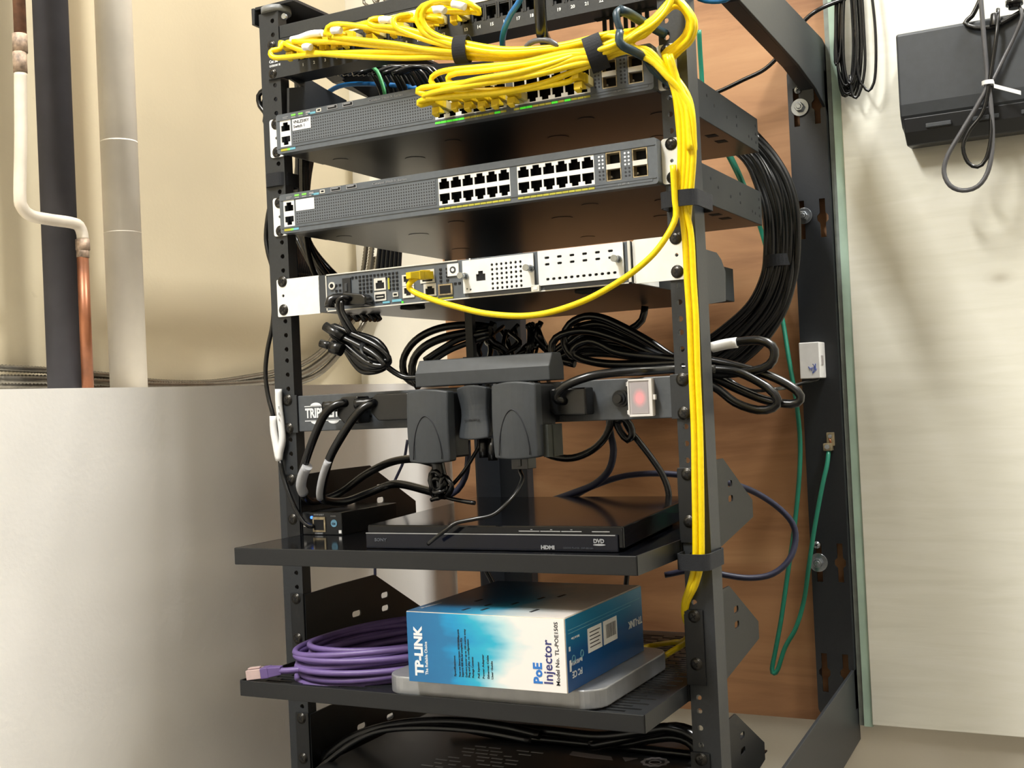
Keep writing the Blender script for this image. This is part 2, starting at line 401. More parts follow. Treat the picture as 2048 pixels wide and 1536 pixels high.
bend = smooth([(-440, -172, -18), (-440, -175, -90), (-440, -179, -150), (-440, -177, -164), (-440, -166, -172), (-440, -140, -173.5), (-440, -112, -173.5), (-440, -100, -176), (-440, -95.5, -185), (-440, -95.5, -192)], 4)
MB().tube(bend, R, 16).build('painted_offset', m_wpipe2, cp)['label'] = 'white painted offset bend'
MB().cyl((-440, -95.5, -203), 'z', R + 1.3, 12, 16).cyl((-440, -96, -212), 'z', R + .4, 12, 16).build('joint', m_solder, cp)
MB().cyl((-440, -96.5, ZB), 'z', R, 151, 16).build('lower_run', m_copper, cp)['label'] = 'bright copper section'
# flexible conduits sagging along the wall and turning up at the corner
def conduit(label, left, right, r):
    pts = [aX(u, v, -512) for u, v in left] + [aY(u, v, 548) for u, v in right]
    o = MB().tube(smooth(pts, 2.4), r, 10, rib=.11).build('flexible_conduit', m_flex, fix=False)
    tag(o, label, 'conduit', 'flexible metal conduits on the wall')
conduit('upper ribbed metal conduit sagging along the tan wall', [(-60, 733), (0, 736), (60, 739), (110, 742), (230, 753), (320, 765), (420, 765), (500, 754), (560, 742), (612, 724), (655, 690), (688, 640), (706, 600)], [(722, 560), (728, 530), (734, 480)], 4.0)
conduit('lower ribbed metal conduit sagging along the tan wall', [(-60, 758), (0, 760), (100, 761), (200, 765), (300, 771), (420, 771), (520, 765), (590, 753), (628, 735), (668, 700), (698, 650)], [(728, 600), (740, 540), (748, 480)], 6.0)
conduit('thin ribbed metal conduit tucked beneath the other two', [(-60, 772), (0, 771), (120, 773), (220, 775), (420, 777), (540, 772), (600, 764), (645, 742), (685, 700)], [(726, 650), (742, 600), (755, 550), (762, 480)], 4.2)
o = MB()
for k in range(5):
    c = aY(745 + 22 * k, -4, 545)
    o.tube(smooth([(c[0] + 16 * math.cos(a) + 3 * math.sin(3 * a + k), c[1] - 2 * k, c[2] + 12 * math.sin(a) + 3 * math.cos(2 * a)) for a in [2 * PI * i / 12 for i in range(12)]], 3, True), 2.6, 8, closed=True, rib=.1)
tag(o.build('conduit_coil', m_flex, fix=False), 'tangled coil of grey metal conduit behind the top of the rack', 'conduit')
wc = MB().box(-478, -452, 545, YW, -150, 60).build('cable_raceway', m_wallB)
tag(wc, 'narrow white cable raceway beside the wall corner', 'raceway')

# ================================================================ rack
rack = thing('equipment_rack', 'black open-frame wall-mounted equipment rack holding network gear and shelves', 'rack', (0, 0, -870))
ZT, ZL = 55, -905
HOLES = []
for u in range(-1, 21):
    for d in (15.875, 0, -15.875): HOLES.append(-44.45 * u + d)
for s in (-1, 1):
    xi, xo = 224.5 * s, 251.5 * s
    po = thing('post', None, None, (238 * s, 0, ZL)); po.parent = rack; po.location = W(238 * s, 0, ZL) - rack.location
    holed_strip(min(xi, xo), max(xi, xo), ZL, ZT, 232.6 * s, sorted(z for z in HOLES if ZL + 5 < z < ZT - 5), 2.7, 2).build('front_flange', m_steel, po, fix=False)
    MB().box(xo - 2 * s, xo, 2, 29, ZL, ZT).build('outer_web', m_steel, po)
    MB().box(xi, xi + 2 * s, 2, 15, ZL, ZT).build('inner_web', m_steel, po)
    # horizontal side arms to the wall, top and bottom
    top = [(0, 64), (540, 70), (560, 66), (560, -40), (540, -22), (490, -8), (400, 2), (250, 8), (152, 12), (30, 44), (0, 45)]
    bot = [(0, -820), (178, -798), (400, -784), (545, -775), (560, -778), (560, -872), (430, -880), (100, -912), (0, -915)]
    x0 = 258 * s
    MB().prism(top, 'x', x0, x0 + 4 * s).build('side_arm', m_steel, rack, bevel=.6)
    MB().prism(bot, 'x', x0, x0 + 4 * s).build('side_arm', m_steel, rack, bevel=.6)
    MB().box(x0, x0 - 55 * s, 2, 558, 62, 65).build('arm_flange', m_steel2, rack)
    lo = [(p[0], p[1]) for p in top[5:10]]
    m = MB()
    for (ya, za), (yb, zb) in zip(lo, lo[1:]):
        m.add([(x0, ya, za), (x0, yb, zb), (x0 - 16 * s, yb, zb), (x0 - 16 * s, ya, za), (x0, ya, za + 2), (x0, yb, zb + 2), (x0 - 16 * s, yb, zb + 2), (x0 - 16 * s, ya, za + 2)],
              [(0, 1, 2, 3), (4, 7, 6, 5), (0, 4, 5, 1), (2, 6, 7, 3), (1, 5, 6, 2), (0, 3, 7, 4)])
    m.build('arm_lip', m_steel2, rack)
    MB().cyl((236 * s, 12, ZT), 'z', 17, 7, 28).build('pivot_washer', paint('grey_washer', (120, 122, 122), .4), rack)
    MB().cyl((215 * s, -2, 46), 'y', 3.2, 4, 16).build('bolt_head', m_zinc, rack)
    # wall plate with keyhole slots
    wx = 237 * s
    loops = [rrect(wx - 25, wx + 25, -838, 38, 10)]
    for cx in (wx - 14, wx + 14):
        for cz in (-17, -170, -633, -781):
            a = [(3.9, 26), (-3.9, 26), (-3.9, 7), (-7.5, 3), (-7.5, -3), (-3.9, -7), (-3.9, -26), (3.9, -26), (3.9, -7), (7.5, -3), (7.5, 3), (3.9, 7)]
            loops.append([(cx + p, cz + q) for p, q in a])
    pl = plate('wall_plate', loops, 2.5, 'front', (0, 540, 0), m_steel2, rack)
    MB().box(wx - 25, wx - 22.5, 542.5, 560, -828, 28).box(wx + 22.5, wx + 25, 542.5, 560, -828, 28).build('plate_return', m_steel, rack)
# crossbars
MB().box(-224, 224, 1, 25, 23, 37.5).build('cross_bar', m_steel, rack, bevel=.5)
# dark back panel strip that carries the left wall plate web
MB().box(-262, -259, 470, 560, -780, 20).build('rear_web', m_steel2, rack)
# bolts holding the right plate
for u, v, rr in ((1600, 215, 12), (1608, 432, 11), (1637, 1125, 12.5)):
    c = aY(u, v, 539)
    b = thing('mounting_bolt', None, None, c); b.parent = rack; b.location = W(*c) - rack.location
    MB().cyl((c[0], 537.5, c[2]), 'y', rr, 2.5, 28).build('washer', m_zinc, b, bevel=.4)
    MB().prism([(c[0] + 6.5 * math.cos(PI / 3 * i), c[2] + 6.5 * math.sin(PI / 3 * i)) for i in range(6)], 'y', 531, 537.5).cyl((c[0], 529.5, c[2]), 'y', 3.5, 2, 16).build('hex_head', m_zinc, b, bevel=.8)
for u, v in ((1595, 180), (1633, 1090)):
    c = aY(u, v, 538); screw(c[0], 539, c[2], rack, 4, m_zinc, 'plate_screw')

# hook and loop straps around the posts
def poststrap(label, s, z, wd, y0=-34, y1=31, x0=222, x1=255):
    m = MB(); cx, cy = s * (x0 + x1) / 2, (y0 + y1) / 2
    L = rrect(cx - (x1 - x0) / 2, cx + (x1 - x0) / 2, y0, y1, 9); I = rrect(cx - (x1 - x0) / 2 + 1.6, cx + (x1 - x0) / 2 - 1.6, y0 + 1.6, y1 - 1.6, 8)
    n = len(L); vs = [(p[0], p[1], z + h) for h in (-wd / 2, wd / 2) for p in L + I]
    fs = []
    for i in range(n):
        j = (i + 1) % n
        fs += [(i, j, 2 * n + j, 2 * n + i), (n + i, 3 * n + i, 3 * n + j, n + j), (i, n + i, n + j, j), (2 * n + i, 2 * n + j, 3 * n + j, 3 * n + i)]
    m.add(vs, fs); o = m.build('cable_strap', m_velcro)
    return tag(o, label, 'strap', 'hook and loop cable straps')
poststrap('black cloth strap holding the yellow cables to the right post, upper one', 1, -218, 15, -27, 31, x0=226, x1=262)
poststrap('black cloth strap holding the yellow cables to the right post, lower one', 1, -553, 15, -24, 31, x0=224, x1=256)
poststrap('black cloth strap wrapped around the left post between the two switches', -1, -135, 15, -4, 31, x0=224, x1=253)

# small white box clipped to the wall plate
wb = thing('junction_box', 'small white plastic box on the right wall plate with blue pen scribble', 'box', (235, 520, -385))
x0, _, z1 = aY(1597, 686, 505); x1, _, z0 = aY(1641, 756, 505)
MB().box(x0, x1, 505, 539, z0, z1).build('box_body', m_label, wb, bevel=1)
m = MB()
rr = random.Random(3)
for k in range(7):
    cx, cz = x0 + 17 + rr.uniform(-3, 3), z0 + 13 + rr.uniform(-3, 3)
    m.tube(smooth([(cx + rr.uniform(-4, 4), 504.8, cz + rr.uniform(-4, 4)) for _ in range(4)], 1), .25, 5)
m.build('pen_scribble', paint('blue_pen', (70, 100, 190), .6, 0, 0), wb)
MB().box(x1 - .5, x1 + .8, 514, 524, (z0 + z1) / 2 - 6, (z0 + z1) / 2 + 6).build('side_tab', m_frost, wb)
# ground lug
c1, c2 = aY(1661, 880, 536), aY(1657, 893, 534)
lg = thing('ground_lug', 'small brass screw lug fixed to the right wall plate above a green wire', 'lug', (c1[0], 540, c2[2]))
MB().box(c1[0] - 5, c1[0] + 5, 535, 540, c1[2] - 8, c1[2] + 10).build('lug_tongue', m_brass, lg, bevel=.6)
MB().box(c2[0] - 5.5, c2[0] + 5.5, 526, 540, c2[2] - 5.5, c2[2] + 4.5).build('lug_block', m_brass, lg, bevel=.8)
MB().cyl((c2[0], 524.8, c2[2]), 'y', 3.2, 2, 16).cyl((c1[0], 533, c1[2] + 5), 'y', 2.4, 3, 12).build('lug_screw', m_zinc, lg)
MB().tube([(c1[0] - 1, 534, c1[2] + 2), (c1[0] + 1, 533, c1[2] - 4)], 1.3, 8).build('bare_copper', m_copper, lg)
# ---------------------------------------------------------------- black box on the board with its cords
bb = thing('power_supply_box', 'black plastic power supply box mounted on the cream board, top right', 'power supply', (450, 546, -100))
bx0 = aY(1795, 150, 486)[0]; bzt = aY(1800, 62, 486)[2]; bzb = aY(1800, 268, 486)[2]
MB().prism([(500, bzt), (545, bzt - 6), (545, bzb - 4), (500, bzb + 8), (488, bzb + 22), (486, bzb + 36), (486, bzt - 4)][::1], 'x', bx0, bx0 + 230).build('upper_shell', m_wart, bb, bevel=3, seg=3)
MB().prism([(490, bzb + 20), (545, bzb + 20), (545, bzb - 10), (512, bzb - 12), (494, bzb + 2)], 'x', bx0 + 3, bx0 + 226).build('lower_shell', m_blackpl, bb, bevel=2, seg=2)
for k in range(3): MB().box(bx0 + 30 + 55 * k, bx0 + 60 + 55 * k, 488, 493, bzb + 4, bzb + 9).build('latch', m_wart, bb, bevel=.6)
m = MB(); c = aY(2028, -6, 478); m.cyl((c[0], 478, c[2] - 14), 'z', 7, 30, 16).cyl((c[0], 478, c[2] - 10), 'z', 10, 6, 16).build('strain_relief', m_cord, bb)
c = aY(1990, 30, 480); m = MB().cyl((c[0], 480, c[2] - 14), 'z', 7.5, 16, 14, r2=5); m.build('hook', m_cord, bb, bevel=1)
zt = thing('zip_tie', 'white zip tie with a loose tail binding the cords on the black box', 'zip tie', aY(1976, 166, 474))
c = aY(1976, 166, 474)
MB().band(c, (1, 0, 0), (0, 1, 0), (0, 0, 1), 6, 6, 5, 1.2).build('tie_loop', m_label, zt)
a, b = Vector(aY(1988, 172, 470)), Vector(aY(2042, 186, 466)); d = (b - a)
m = MB(); up = Vector((0, 0, 1)); m.add([a + up * 2.4, b + up * 2.4, b - up * 2.4, a - up * 2.4] + [p + Vector((0, -1.2, 0)) for p in (a + up * 2.4, b + up * 2.4, b - up * 2.4, a - up * 2.4)],
      [(0, 1, 2, 3), (4, 7, 6, 5), (0, 4, 5, 1), (1, 5, 6, 2), (2, 6, 7, 3), (3, 7, 4, 0)]); m.build('tie_tail', m_label, zt)
G = 'cords tied in front of the black box'
cable('power_cord', 'grey cord hanging from above into the zip tie and looping widest below the black box', 'cord',
      PY(474, (1958, -60), (1962, 0), (1968, 80), (1974, 166, 474), (1958, 205), (1925, 260), (1895, 312), (1888, 345), (1900, 371), (1925, 381, 478), (1955, 373), (1975, 345), (1984, 300), (1984, 240), (1978, 172, 476)), 2.9, m_cordg, G, 5)
cable('power_cord', 'dark cord making the small inner loop below the zip tie', 'cord',
      PY(472, (1996, 18, 482), (1994, 60), (1986, 120), (1978, 168), (1965, 225), (1938, 262), (1926, 295), (1936, 325), (1955, 334), (1972, 318), (1982, 270), (1981, 172, 477)), 2.4, m_cord, G, 5)
cable('power_cord', 'dark cord slanting from the top right of the black box to the zip tie', 'cord', PY(480, (2030, -2, 480), (2044, 30, 476), (2030, 70, 478), (2008, 115, 477), (1984, 164, 473)), 2.2, m_cordg, G, 5)
cable('power_cord', 'black cord crossing the upper edge of the black box to the left of the tie', 'cord', PY(482, (1972, -30), (1958, 5), (1944, 32), (1930, 46, 481), (1950, 56, 480), (1990, 52, 480), (2048, 20, 482)), 3.0, m_cord, G, 5)
# black cord coil hanging at the top
cc = thing('coiled_cord', 'hank of thin black cord hanging in long loops left of the black box', 'cord', aY(1705, 190, 530))
m = MB(); rr = random.Random(5)
for k in range(9):
    xc, w, b = 1698 + rr.uniform(-8, 8), 12 + rr.uniform(0, 9), 180 + rr.uniform(-12, 14)
    Y = 536 - 2.2 * k
    m.tube(smooth(PY(Y, (xc - w * .5, -70), (xc - w, 20), (xc - w, 110), (xc - w * .55, b - 14), (xc, b), (xc + w * .6, b - 16), (xc + w, 100), (xc + w * .8, 10), (xc + w * .4, -70)), 6), 1.9, 8)
m.build('coil_strands', m_cord, cc, fix=False)
m = MB()
for pts in (((1672, -40), (1671, 60), (1670, 110), (1672, 130), (1680, 110), (1684, 40), (1684, -40)), ((1722, -40), (1728, 60), (1730, 130), (1722, 178), (1712, 196), (1704, 186), (1700, 150)),
            ((1740, -40), (1750, 50), (1752, 120), (1748, 165), (1737, 182), (1727, 172), (1716, 150), (1710, 60))):
    m.tube(smooth(PY(520, *pts), 6), 1.9, 8)
m.build('loose_loops', m_cord, cc, fix=False)
cable('thin_cord', 'thin black cord running from the hanging hank behind the rack arm to the rack', 'cord',
      PY(500, (1690, -2, 520), (1662, 8, 510), (1636, 20), (1612, 38), (1588, 70), (1566, 102), (1530, 138), (1486, 160), (1440, 182), (1400, 196)), 2.9, m_cord)
m = MB(); a = aY(1676, -8, 525); m.box(a[0] - 9, a[0] + 6, 516, 532, a[2] - 6, a[2] + 20).build('cord_plug', m_cord, cc, bevel=2)
# green ground wire from behind the gear to the lug
cable('ground_wire', 'green ground wire dropping past the rack and hooking up to the brass lug', 'wire',
      PY(520, (1398, 60, 420), (1402, 130, 430), (1412, 240, 440), (1450, 300, 460), (1490, 380, 500), (1522, 460, 530), (1548, 560, 535), (1565, 640, 530), (1578, 720, 515), (1592, 800, 510), (1600, 880), (1598, 960), (1588, 1060), (1575, 1150), (1562, 1240), (1551, 1300), (1544, 1338), (1548, 1347), (1556, 1338), (1570, 1295), (1592, 1255), (1608, 1200), (1618, 1130, 512), (1630, 1050, 512), (1645, 970, 516), (1654, 930, 522), (1657, 902, 530)), 3.1, m_green)
# big hank of black cables bending down at the wall
hk = thing('cable_hank', 'thick hank of many black cables arching down beside the right wall plate', 'cables', aY(1560, 520, 480))
m = MB(); rr = random.Random(11)
inn = [(1440, 280), (1490, 320), (1515, 370), (1530, 430), (1534, 500), (1528, 550), (1500, 605), (1455, 650), (1400, 690), (1340, 715)]
out = [(1510, 268), (1548, 308), (1578, 360), (1593, 420), (1594, 500), (1588, 560), (1566, 628), (1520, 690), (1465, 738), (1400, 770)]
for k in range(19):
    f = (k % 10) / 9.0; Y = 452 + (k // 10) * 10
    m.tube(smooth([aY(a[0] + (b[0] - a[0]) * f + rr.uniform(-2, 2), a[1] + (b[1] - a[1]) * f + rr.uniform(-2, 2), Y + rr.uniform(-3, 3)) for a, b in zip(inn, out)], 8), 4.1, 8)
m.build('cable_strands', m_cord, hk, fix=False)
c = aY(1560, 522, 461)
MB().band(c, (1, 0, .0), (0, 1, 0), (0, 0, 1), 20, 18, 15, 1.4).build('tie_wrap', m_velcro, hk)
# ================================================================ patch panel
pp = thing('patch_panel', 'black 24-port patch panel at the top of the rack', 'patch panel', (0, 0, -22))
XPORT = [-190 + 15.1 * k + 15 * (k // 6) for k in range(24)]
XPORT = [x - 3 if i >= 12 else x for i, x in enumerate(XPORT)]
loops = [rrect(-241, 241, -22, 21, 1.5)] + [rect(x - 6.2, x + 6.2, -7.5, 7) for x in XPORT]
plate('panel_face', loops, 2, 'front', (0, -3, 0), m_steel, pp)
MB().box(-222, 222, -1, 30, -21.5, -20).box(-222, 222, -1, 30, 19, 20.5).build('panel_lips', m_steel2, pp)
for g in range(4):
    MB().box(XPORT[6 * g] - 8.5, XPORT[6 * g + 5] + 8.5, 9, 24, -10, 9).build('jack_housing', m_inner, pp)
for i, x in enumerate(XPORT):
    m = MB().box(x - 6.2, x + 6.2, -2.5, 9, 5.5, 7.5).box(x - 7, x - 5.6, -3.6, 9, -8, 8).box(x + 5.6, x + 7, -3.6, 9, -8, 8).box(x - 5.6, x - 3, -2, 6, -7.5, -4).box(x + 3, x + 5.6, -2, 6, -7.5, -4)
    m.build('jack_port', m_blackpl, pp)
    text(str(i + 1), 4.6, 'front', (x, -3.2, -15), m_wink, pp, 'port_number', align='CENTER', bold=.12)
text('Cat 5e', 4.4, 'front', (-237, -3.2, -4), m_wink, pp, 'panel_print', bold=.1)
text('CATEGORY 5E', 3.2, 'front', (-237, -3.2, -8.5), m_wink, pp, 'panel_print', bold=.08, sx=.75)
for a, b in ((0, 5), (6, 11), (12, 17), (18, 23)):
    MB().box(XPORT[a] - 7, XPORT[b] + 7, -3.8, -3, 11.5, 18.5).build('label_strip', m_label, pp)
for s in (-1, 1):
    for z in (15.9, -15.9): screw(232.6 * s, -3, z, pp)
for k in range(7): MB().box(158 + 7.5 * k, 161.5 + 7.5 * k, 24, 27, -38, -18).build('rear_pin', m_inner, pp)
MB().box(150, 214, 22, 30, -22, -17).build('rear_circuit_board', m_inner, pp)
# ================================================================ switches
def tport(x, z, up, w=5.7, h=7.2, nw=3.3, nh=3.0):
    p = [(-w, 0), (w, 0), (w, h), (nw, h), (nw, h + nh), (-nw, h + nh), (-nw, h), (-w, h)]
    return [(x + a, z + (b if up else -b)) for a, b in p]
def make_switch(zc, label, txt, lit):
    sw = thing('network_switch', label, 'network switch', (0, 170, zc - 22), 'stacked network switches')
    Yf = -14
    C = lambda x0, x1, z0, z1: rect(x0, x1, zc + z0, zc + z1)
    holes = [C(-217.5, -202.5, -14.5, 15), C(-17, 66.5, -14.5, 14), C(74.5, 158, -14.5, 14), C(170, 186, -13.5, 14), C(197, 213, -13.5, 14)]
    plate('bezel', [rrect(-222.5, 222.5, zc - 21.8, zc + 21.8, 3)] + holes, 12, 'front', (0, Yf, 0), m_bezel, sw, bevel=.9)
    m = MB().box(-220, 220, -1, 351, zc - 20.5, zc + 20.5); m.build('chassis', m_chas, sw, bevel=.8)
    r = random.Random(2)
    for x, y, rr in ((-190, 60, 9), (-120, 110, 12), (-40, 60, 9), (60, 120, 12), (120, 60, 9), (190, 90, 10), (150, 190, 9), (-150, 260, 12), (20, 280, 9)):
        MB().cyl((x, y, zc - 20.9), 'z', rr, .5, 20).build('bottom_dimple', m_chas, sw)
    for y in (216, 252): MB().box(196, 208, y, y + 14, zc - 20.8, zc - 20).build('bottom_slot', m_inner, sw)
    for y, z in ((155, 8), (180, 2), (225, -2), (262, 6), (262, -4), (310, -8), (322, -9), (340, 10), (340, 0), (340, -10)): MB().cyl((219.7, y, zc + z), 'x', 1.9, .6, 10).build('side_hole', m_inner, sw)
    g = MB().box(-200, -20, Yf - .5, Yf + .4, zc - 13, zc + 12.5).build('vent_grille', m_grille, sw)
    MB().box(-221, 221, Yf - .7, Yf, zc + 14.6, zc + 15.2).box(-221, 221, Yf - .7, Yf, zc - 16.4, zc - 15.8).build('bezel_line', m_bezel, sw)
    # port blocks
    for bx in (-17, 74.5):
        pitch = 83.5 / 6; loops = [C(bx, bx + 83.5, -14.5, 14)]; cen = []
        for k in range(6):
            x = bx + pitch * (k + .5)
            loops.append(tport(x, zc + 2.0, True, 6.1, 7.6, 3.6, 3.2)); loops.append(tport(x, zc - 2.6, False, 6.1, 7.6, 3.6, 3.2)); cen.append(x)
        plate('port_block', loops, 1.2, 'front', (0, Yf + .3, 0), m_white, sw)
        for x in cen:
            for z0, up in ((zc + 2, 1), (zc - 2.6, -1)):
                m = MB(); a, b = sorted((z0, z0 + 11 * up))
                m.box(x - 6.6, x + 6.6, Yf + 11, Yf + 12, a - .2, b + .2).box(x - 6.7, x - 6.3, Yf + 1.5, Yf + 12, a, b).box(x + 6.3, x + 6.7, Yf + 1.5, Yf + 12, a, b)
                m.box(x - 6.6, x + 6.6, Yf + 1.5, Yf + 12, z0 - .3, z0 + .3)
                m.build('ethernet_port', m_inner, sw)
        st = MB()
        for k in range(12):
            xa = bx + 83.5 * k / 12; on = lit and (bx, k) in ((-17, 0), (-17, 1), (-17, 2), (-17, 3), (-17, 4), (-17, 10), (74.5, 1), (74.5, 2), (74.5, 6), (74.5, 8))
            st.box(xa + .2, xa + 6.6, Yf - .5, Yf + .3, zc - 19.2, zc - 17.2, 1 if on else 0)
        st.build('port_light_strip', [m_ylw, m_ledg], sw)
    # console jacks
    plate('console_block', [C(-217.5, -202.5, -14.5, 15), tport(-210, zc + 2.5, True, 6, 6.5, 3.4, 3.2), tport(-210, zc - 3.2, False, 6, 6.5, 3.4, 3.2)], 1.2, 'front', (0, Yf + .3, 0), m_white, sw)
    MB().box(-217, -203, Yf + 9, Yf + 12, zc - 14, zc + 14.5).build('console_cavity', m_inner, sw)
    MB().box(-217, -208, Yf - .5, Yf, zc - 19.4, zc - 17).box(-208, -204.5, Yf - .5, Yf, zc - 19.4, zc - 17, 1).box(-204.5, -197, Yf - .5, Yf, zc - 19.4, zc - 17, 2).build('console_light_strip', [m_ylw, m_ledgd, m_cyan], sw)
    # uplink cages
    for cx in (178, 205):
        m = MB().box(cx - 8, cx + 8, Yf + 11, Yf + 12, zc - 13.5, zc + 14).box(cx - 7, cx - 5.5, Yf + 9, Yf + 11, zc - 9, zc - 7, 1).box(cx + 4, cx + 5.5, Yf + 9, Yf + 11, zc - 9, zc - 7, 1)
        m.build('uplink_cavity', [m_inner, m_nickel], sw)
        for zz in (7.6, -7.2):
            a = plate('uplink_cage', [C(cx - 7.6, cx + 7.6, zz - 6.4, zz + 6.4), C(cx - 6.7, cx + 6.7, zz - 5.3, zz + 5.3)], 9, 'front', (0, Yf + .2, 0), m_brass, sw)
        MB().box(cx - 7.4, cx + 7.4, Yf - .2, Yf + 4, zc - 2.2, zc + 2.6).build('uplink_divider', m_nickel, sw)
    m = MB()
    for cx in (163.5, 168.2 - 1, 190.2, 194):
        for k in range(7): m.cyl((cx, Yf - .3, zc + 11 - 3.6 * k), 'y', 1.05, .5, 8, 0 if k < 4 and not lit else 1)
    m.build('light_tubes', [m_wink, m_ink], sw)
    # top strip: mode lights, usb, printed marks
    m = MB()
    for k in range(3): m.box(-201 + 10 * k, -195 + 10 * k, Yf - .5, Yf, zc + 17.6, zc + 19.6, 0 if k < 2 else 1); m.box(-201 + 10 * k, -195 + 10 * k, Yf - .4, Yf, zc + 15.6, zc + 16.8, 1)
    m.box(-178, -168, Yf - .4, Yf, zc + 15.8, zc + 18, 2).build('status_lights', [m_ledgd, m_gink, m_cyan], sw)
    MB().box(-166.5, -160, Yf - .5, Yf, zc + 16.6, zc + 20.3).box(-165, -161.3, Yf - .7, Yf, zc + 17.6, zc + 19.4, 1).build('mini_usb_port', [m_nickel, m_inner], sw)
    for x in (-151, -130.5):
        MB().box(x - 1, x + 12.5, Yf - .6, Yf, zc + 16.6, zc + 21).box(x, x + 11.6, Yf - .8, Yf, zc + 17.4, zc + 20.3, 1).box(x + .8, x + 9, Yf - 1, Yf, zc + 19, zc + 20, 0).build('usb_port', [m_gink, m_inner], sw)
    text('Catalyst 2960-X Series', 3.6, 'front', (-98, Yf - .3, zc + 16.9), m_gink, sw, 'model_print', sx=1.3)
    for p, q in (((-213, 17.5), 8), ((-213, 16), 6)): MB().box(p[0], p[0] + q, Yf - .3, Yf, zc + p[1], zc + p[1] + .7).build('port_caption', m_gink, sw)
    MB().box(158, 222 - 5, Yf - .4, Yf, zc - 19, zc - 16.8).build('uplink_caption_strip', m_gink if 0 else m_bezel, sw)
    text('1G SFP   X', 2.6, 'front', (182, Yf - .5, zc - 18.9), m_gink, sw, 'caption')
    lb = MB().box(-199.5, -174.5, Yf - .9, Yf - .5, zc + 1, zc + 13.4).build('paper_label', m_label, sw)
    if txt:
        for i, s_ in enumerate(txt): text(s_, 4.6, 'front', (-198, Yf - 1, zc + 8.6 - 5 * i), m_ink, sw, 'label_print', bold=.1)
    for s in (-1, 1):
        x0, x1 = (222.5, 241.5) if s > 0 else (-241.5, -222.5)
        cut = [circ(232.4 * s, zc, 1.8)]
        plate('mounting_ear', [rrect(x0, x1, zc - 21.5, zc + 21.5, 3)] + cut, 1.8, 'front', (0, -2, 0), m_white, sw)
        MB().box(220.2 * s, 222.5 * s, -3, 70, zc - 20, zc + 20).build('ear_flange', m_white if 0 else m_bezel, sw)
        for z in (15.9, -15.9): screw(232.6 * s, -2, zc + z, sw, 5)
    # green glow dots: reflected status lamps are real lamps under the lip
    return sw
swA = make_switch(-88.9, 'upper grey network switch, with a printed name label and yellow cables plugged in', ['VNLZ500Y', 'Switch 1'], True)
swB = make_switch(-177.8, 'lower grey network switch, with a blank white label and empty ports', None, False)
# ================================================================ router
zr = -268.8
rt = thing('network_router', 'dark grey network router with wide white brackets and two bright metal cards', 'router', (8, 150, zr - 22))
C = lambda x0, x1, z0, z1: rect(x0, x1, z0, z1)
MB().box(-170, 187, 0, 330, -289.5, -249.5).build('chassis', m_chas, rt, bevel=.8)
MB().box(-170.5, 187.5, -5, 0, -289.8, -249.2).build('face_plate', m_bezel, rt, bevel=.6)
m = MB(); Y = -5.6
m.box(-170.5, 187.5, Y - .6, Y + .8, -289.8, -288.6).box(-170.5, -3, Y - .6, Y + .8, -250.2, -249).box(-170.5, -169.2, Y - .6, Y + .8, -289.8, -249).box(185, 187.5, Y - .6, Y + .8, -289.8, -249)
m.build('bright_edge', m_nickel, rt)
# vent holes
m = MB()
def grid(x0, x1, nx, z0, z1, nz, w, h, skip=None):
    for i in range(nx):
        for j in range(nz):
            x = x0 + (x1 - x0) * i / max(1, nx - 1); z = z0 + (z1 - z0) * j / max(1, nz - 1)
            if skip and skip(x, z): continue
            m.box(x - w / 2, x + w / 2, -5.9, -4.5, z - h / 2, z + h / 2)
grid(-135, -78, 13, -255.5, -272, 5, 2.6, 2.4, lambda x, z: (-108.5 < x < -89 and z < -262) or (x < -128 and z < -258))
grid(-157, -152, 2, -262, -268, 2, 2.6, 2.4)
grid(-24, -16, 2, -257, -273, 5, 2.8, 2.2); grid(-12, -2, 3, -273, -276, 1, 3, 2)
m.build('vent_holes', m_inner, rt)
def jack(cx, cz, w, h, up=True, name='ethernet_port', mat=None, yo=0):
    m = MB(); y = -6.2 - yo
    plate(name, [rect(cx - w / 2, cx + w / 2, cz - h / 2, cz + h / 2), tport(cx, cz - (h / 2 - 1.6) * (1 if up else -1), up, w * .36, h * .5, w * .2, h * .17)], 1.4, 'front', (0, y, 0), mat or m_nickel, rt)
    m.box(cx - w * .42, cx + w * .42, y + 1, y + 1.4, cz - h * .42, cz + h * .42).build('port_cavity', m_inner, rt)
jack(-99.5, -265.5, 15, 13); jack(-64, -264.5, 14.5, 12, False); jack(-64, -277, 14.5, 12, False); jack(-37.5, -277, 15, 13, True)
jack(-40, -262.5, 17.5, 14, True)
MB().box(-107, -92, -6.6, -5, -283.5, -273.8).box(-105.5, -93.5, -6.9, -5, -281.5, -276.5, 1).box(-104, -95, -7, -6, -279.6, -278.6).build('usb_port', [m_nickel, m_inner], rt)
MB().box(-89.5, -87.3, -6, -5, -272, -260).box(-49, -28, -6, -5, -286.3, -285).box(-26, -10, -6.2, -5, -288, -286.4).build('yellow_caption', m_ylw, rt)
MB().box(-85, -73, -6, -5, -286, -283.4).box(-97, -88, -6, -5, -286.6, -284.4).build('blue_caption', m_cyan, rt)
MB().box(-83.5, -77, -6.5, -5, -280.5, -276).box(-82.3, -78.2, -6.8, -5, -279.3, -277.2, 1).build('mini_usb_port', [m_nickel, m_inner], rt)
MB().box(-27, -10, -6.8, -5, -284, -272.5).box(-25, -12, -7, -5, -282.5, -274, 1).build('uplink_cage', [m_brass, m_inner], rt)
MB().box(-15, -1.5, -6.8, -5, -265, -252.5).cyl((-8.3, -7.2, -258.8), 'y', 3.6, 1, 16, 1).cyl((-8.3, -7.4, -258.8), 'y', 1.8, 1, 12).build('ground_boss', [m_white, m_wart], rt)
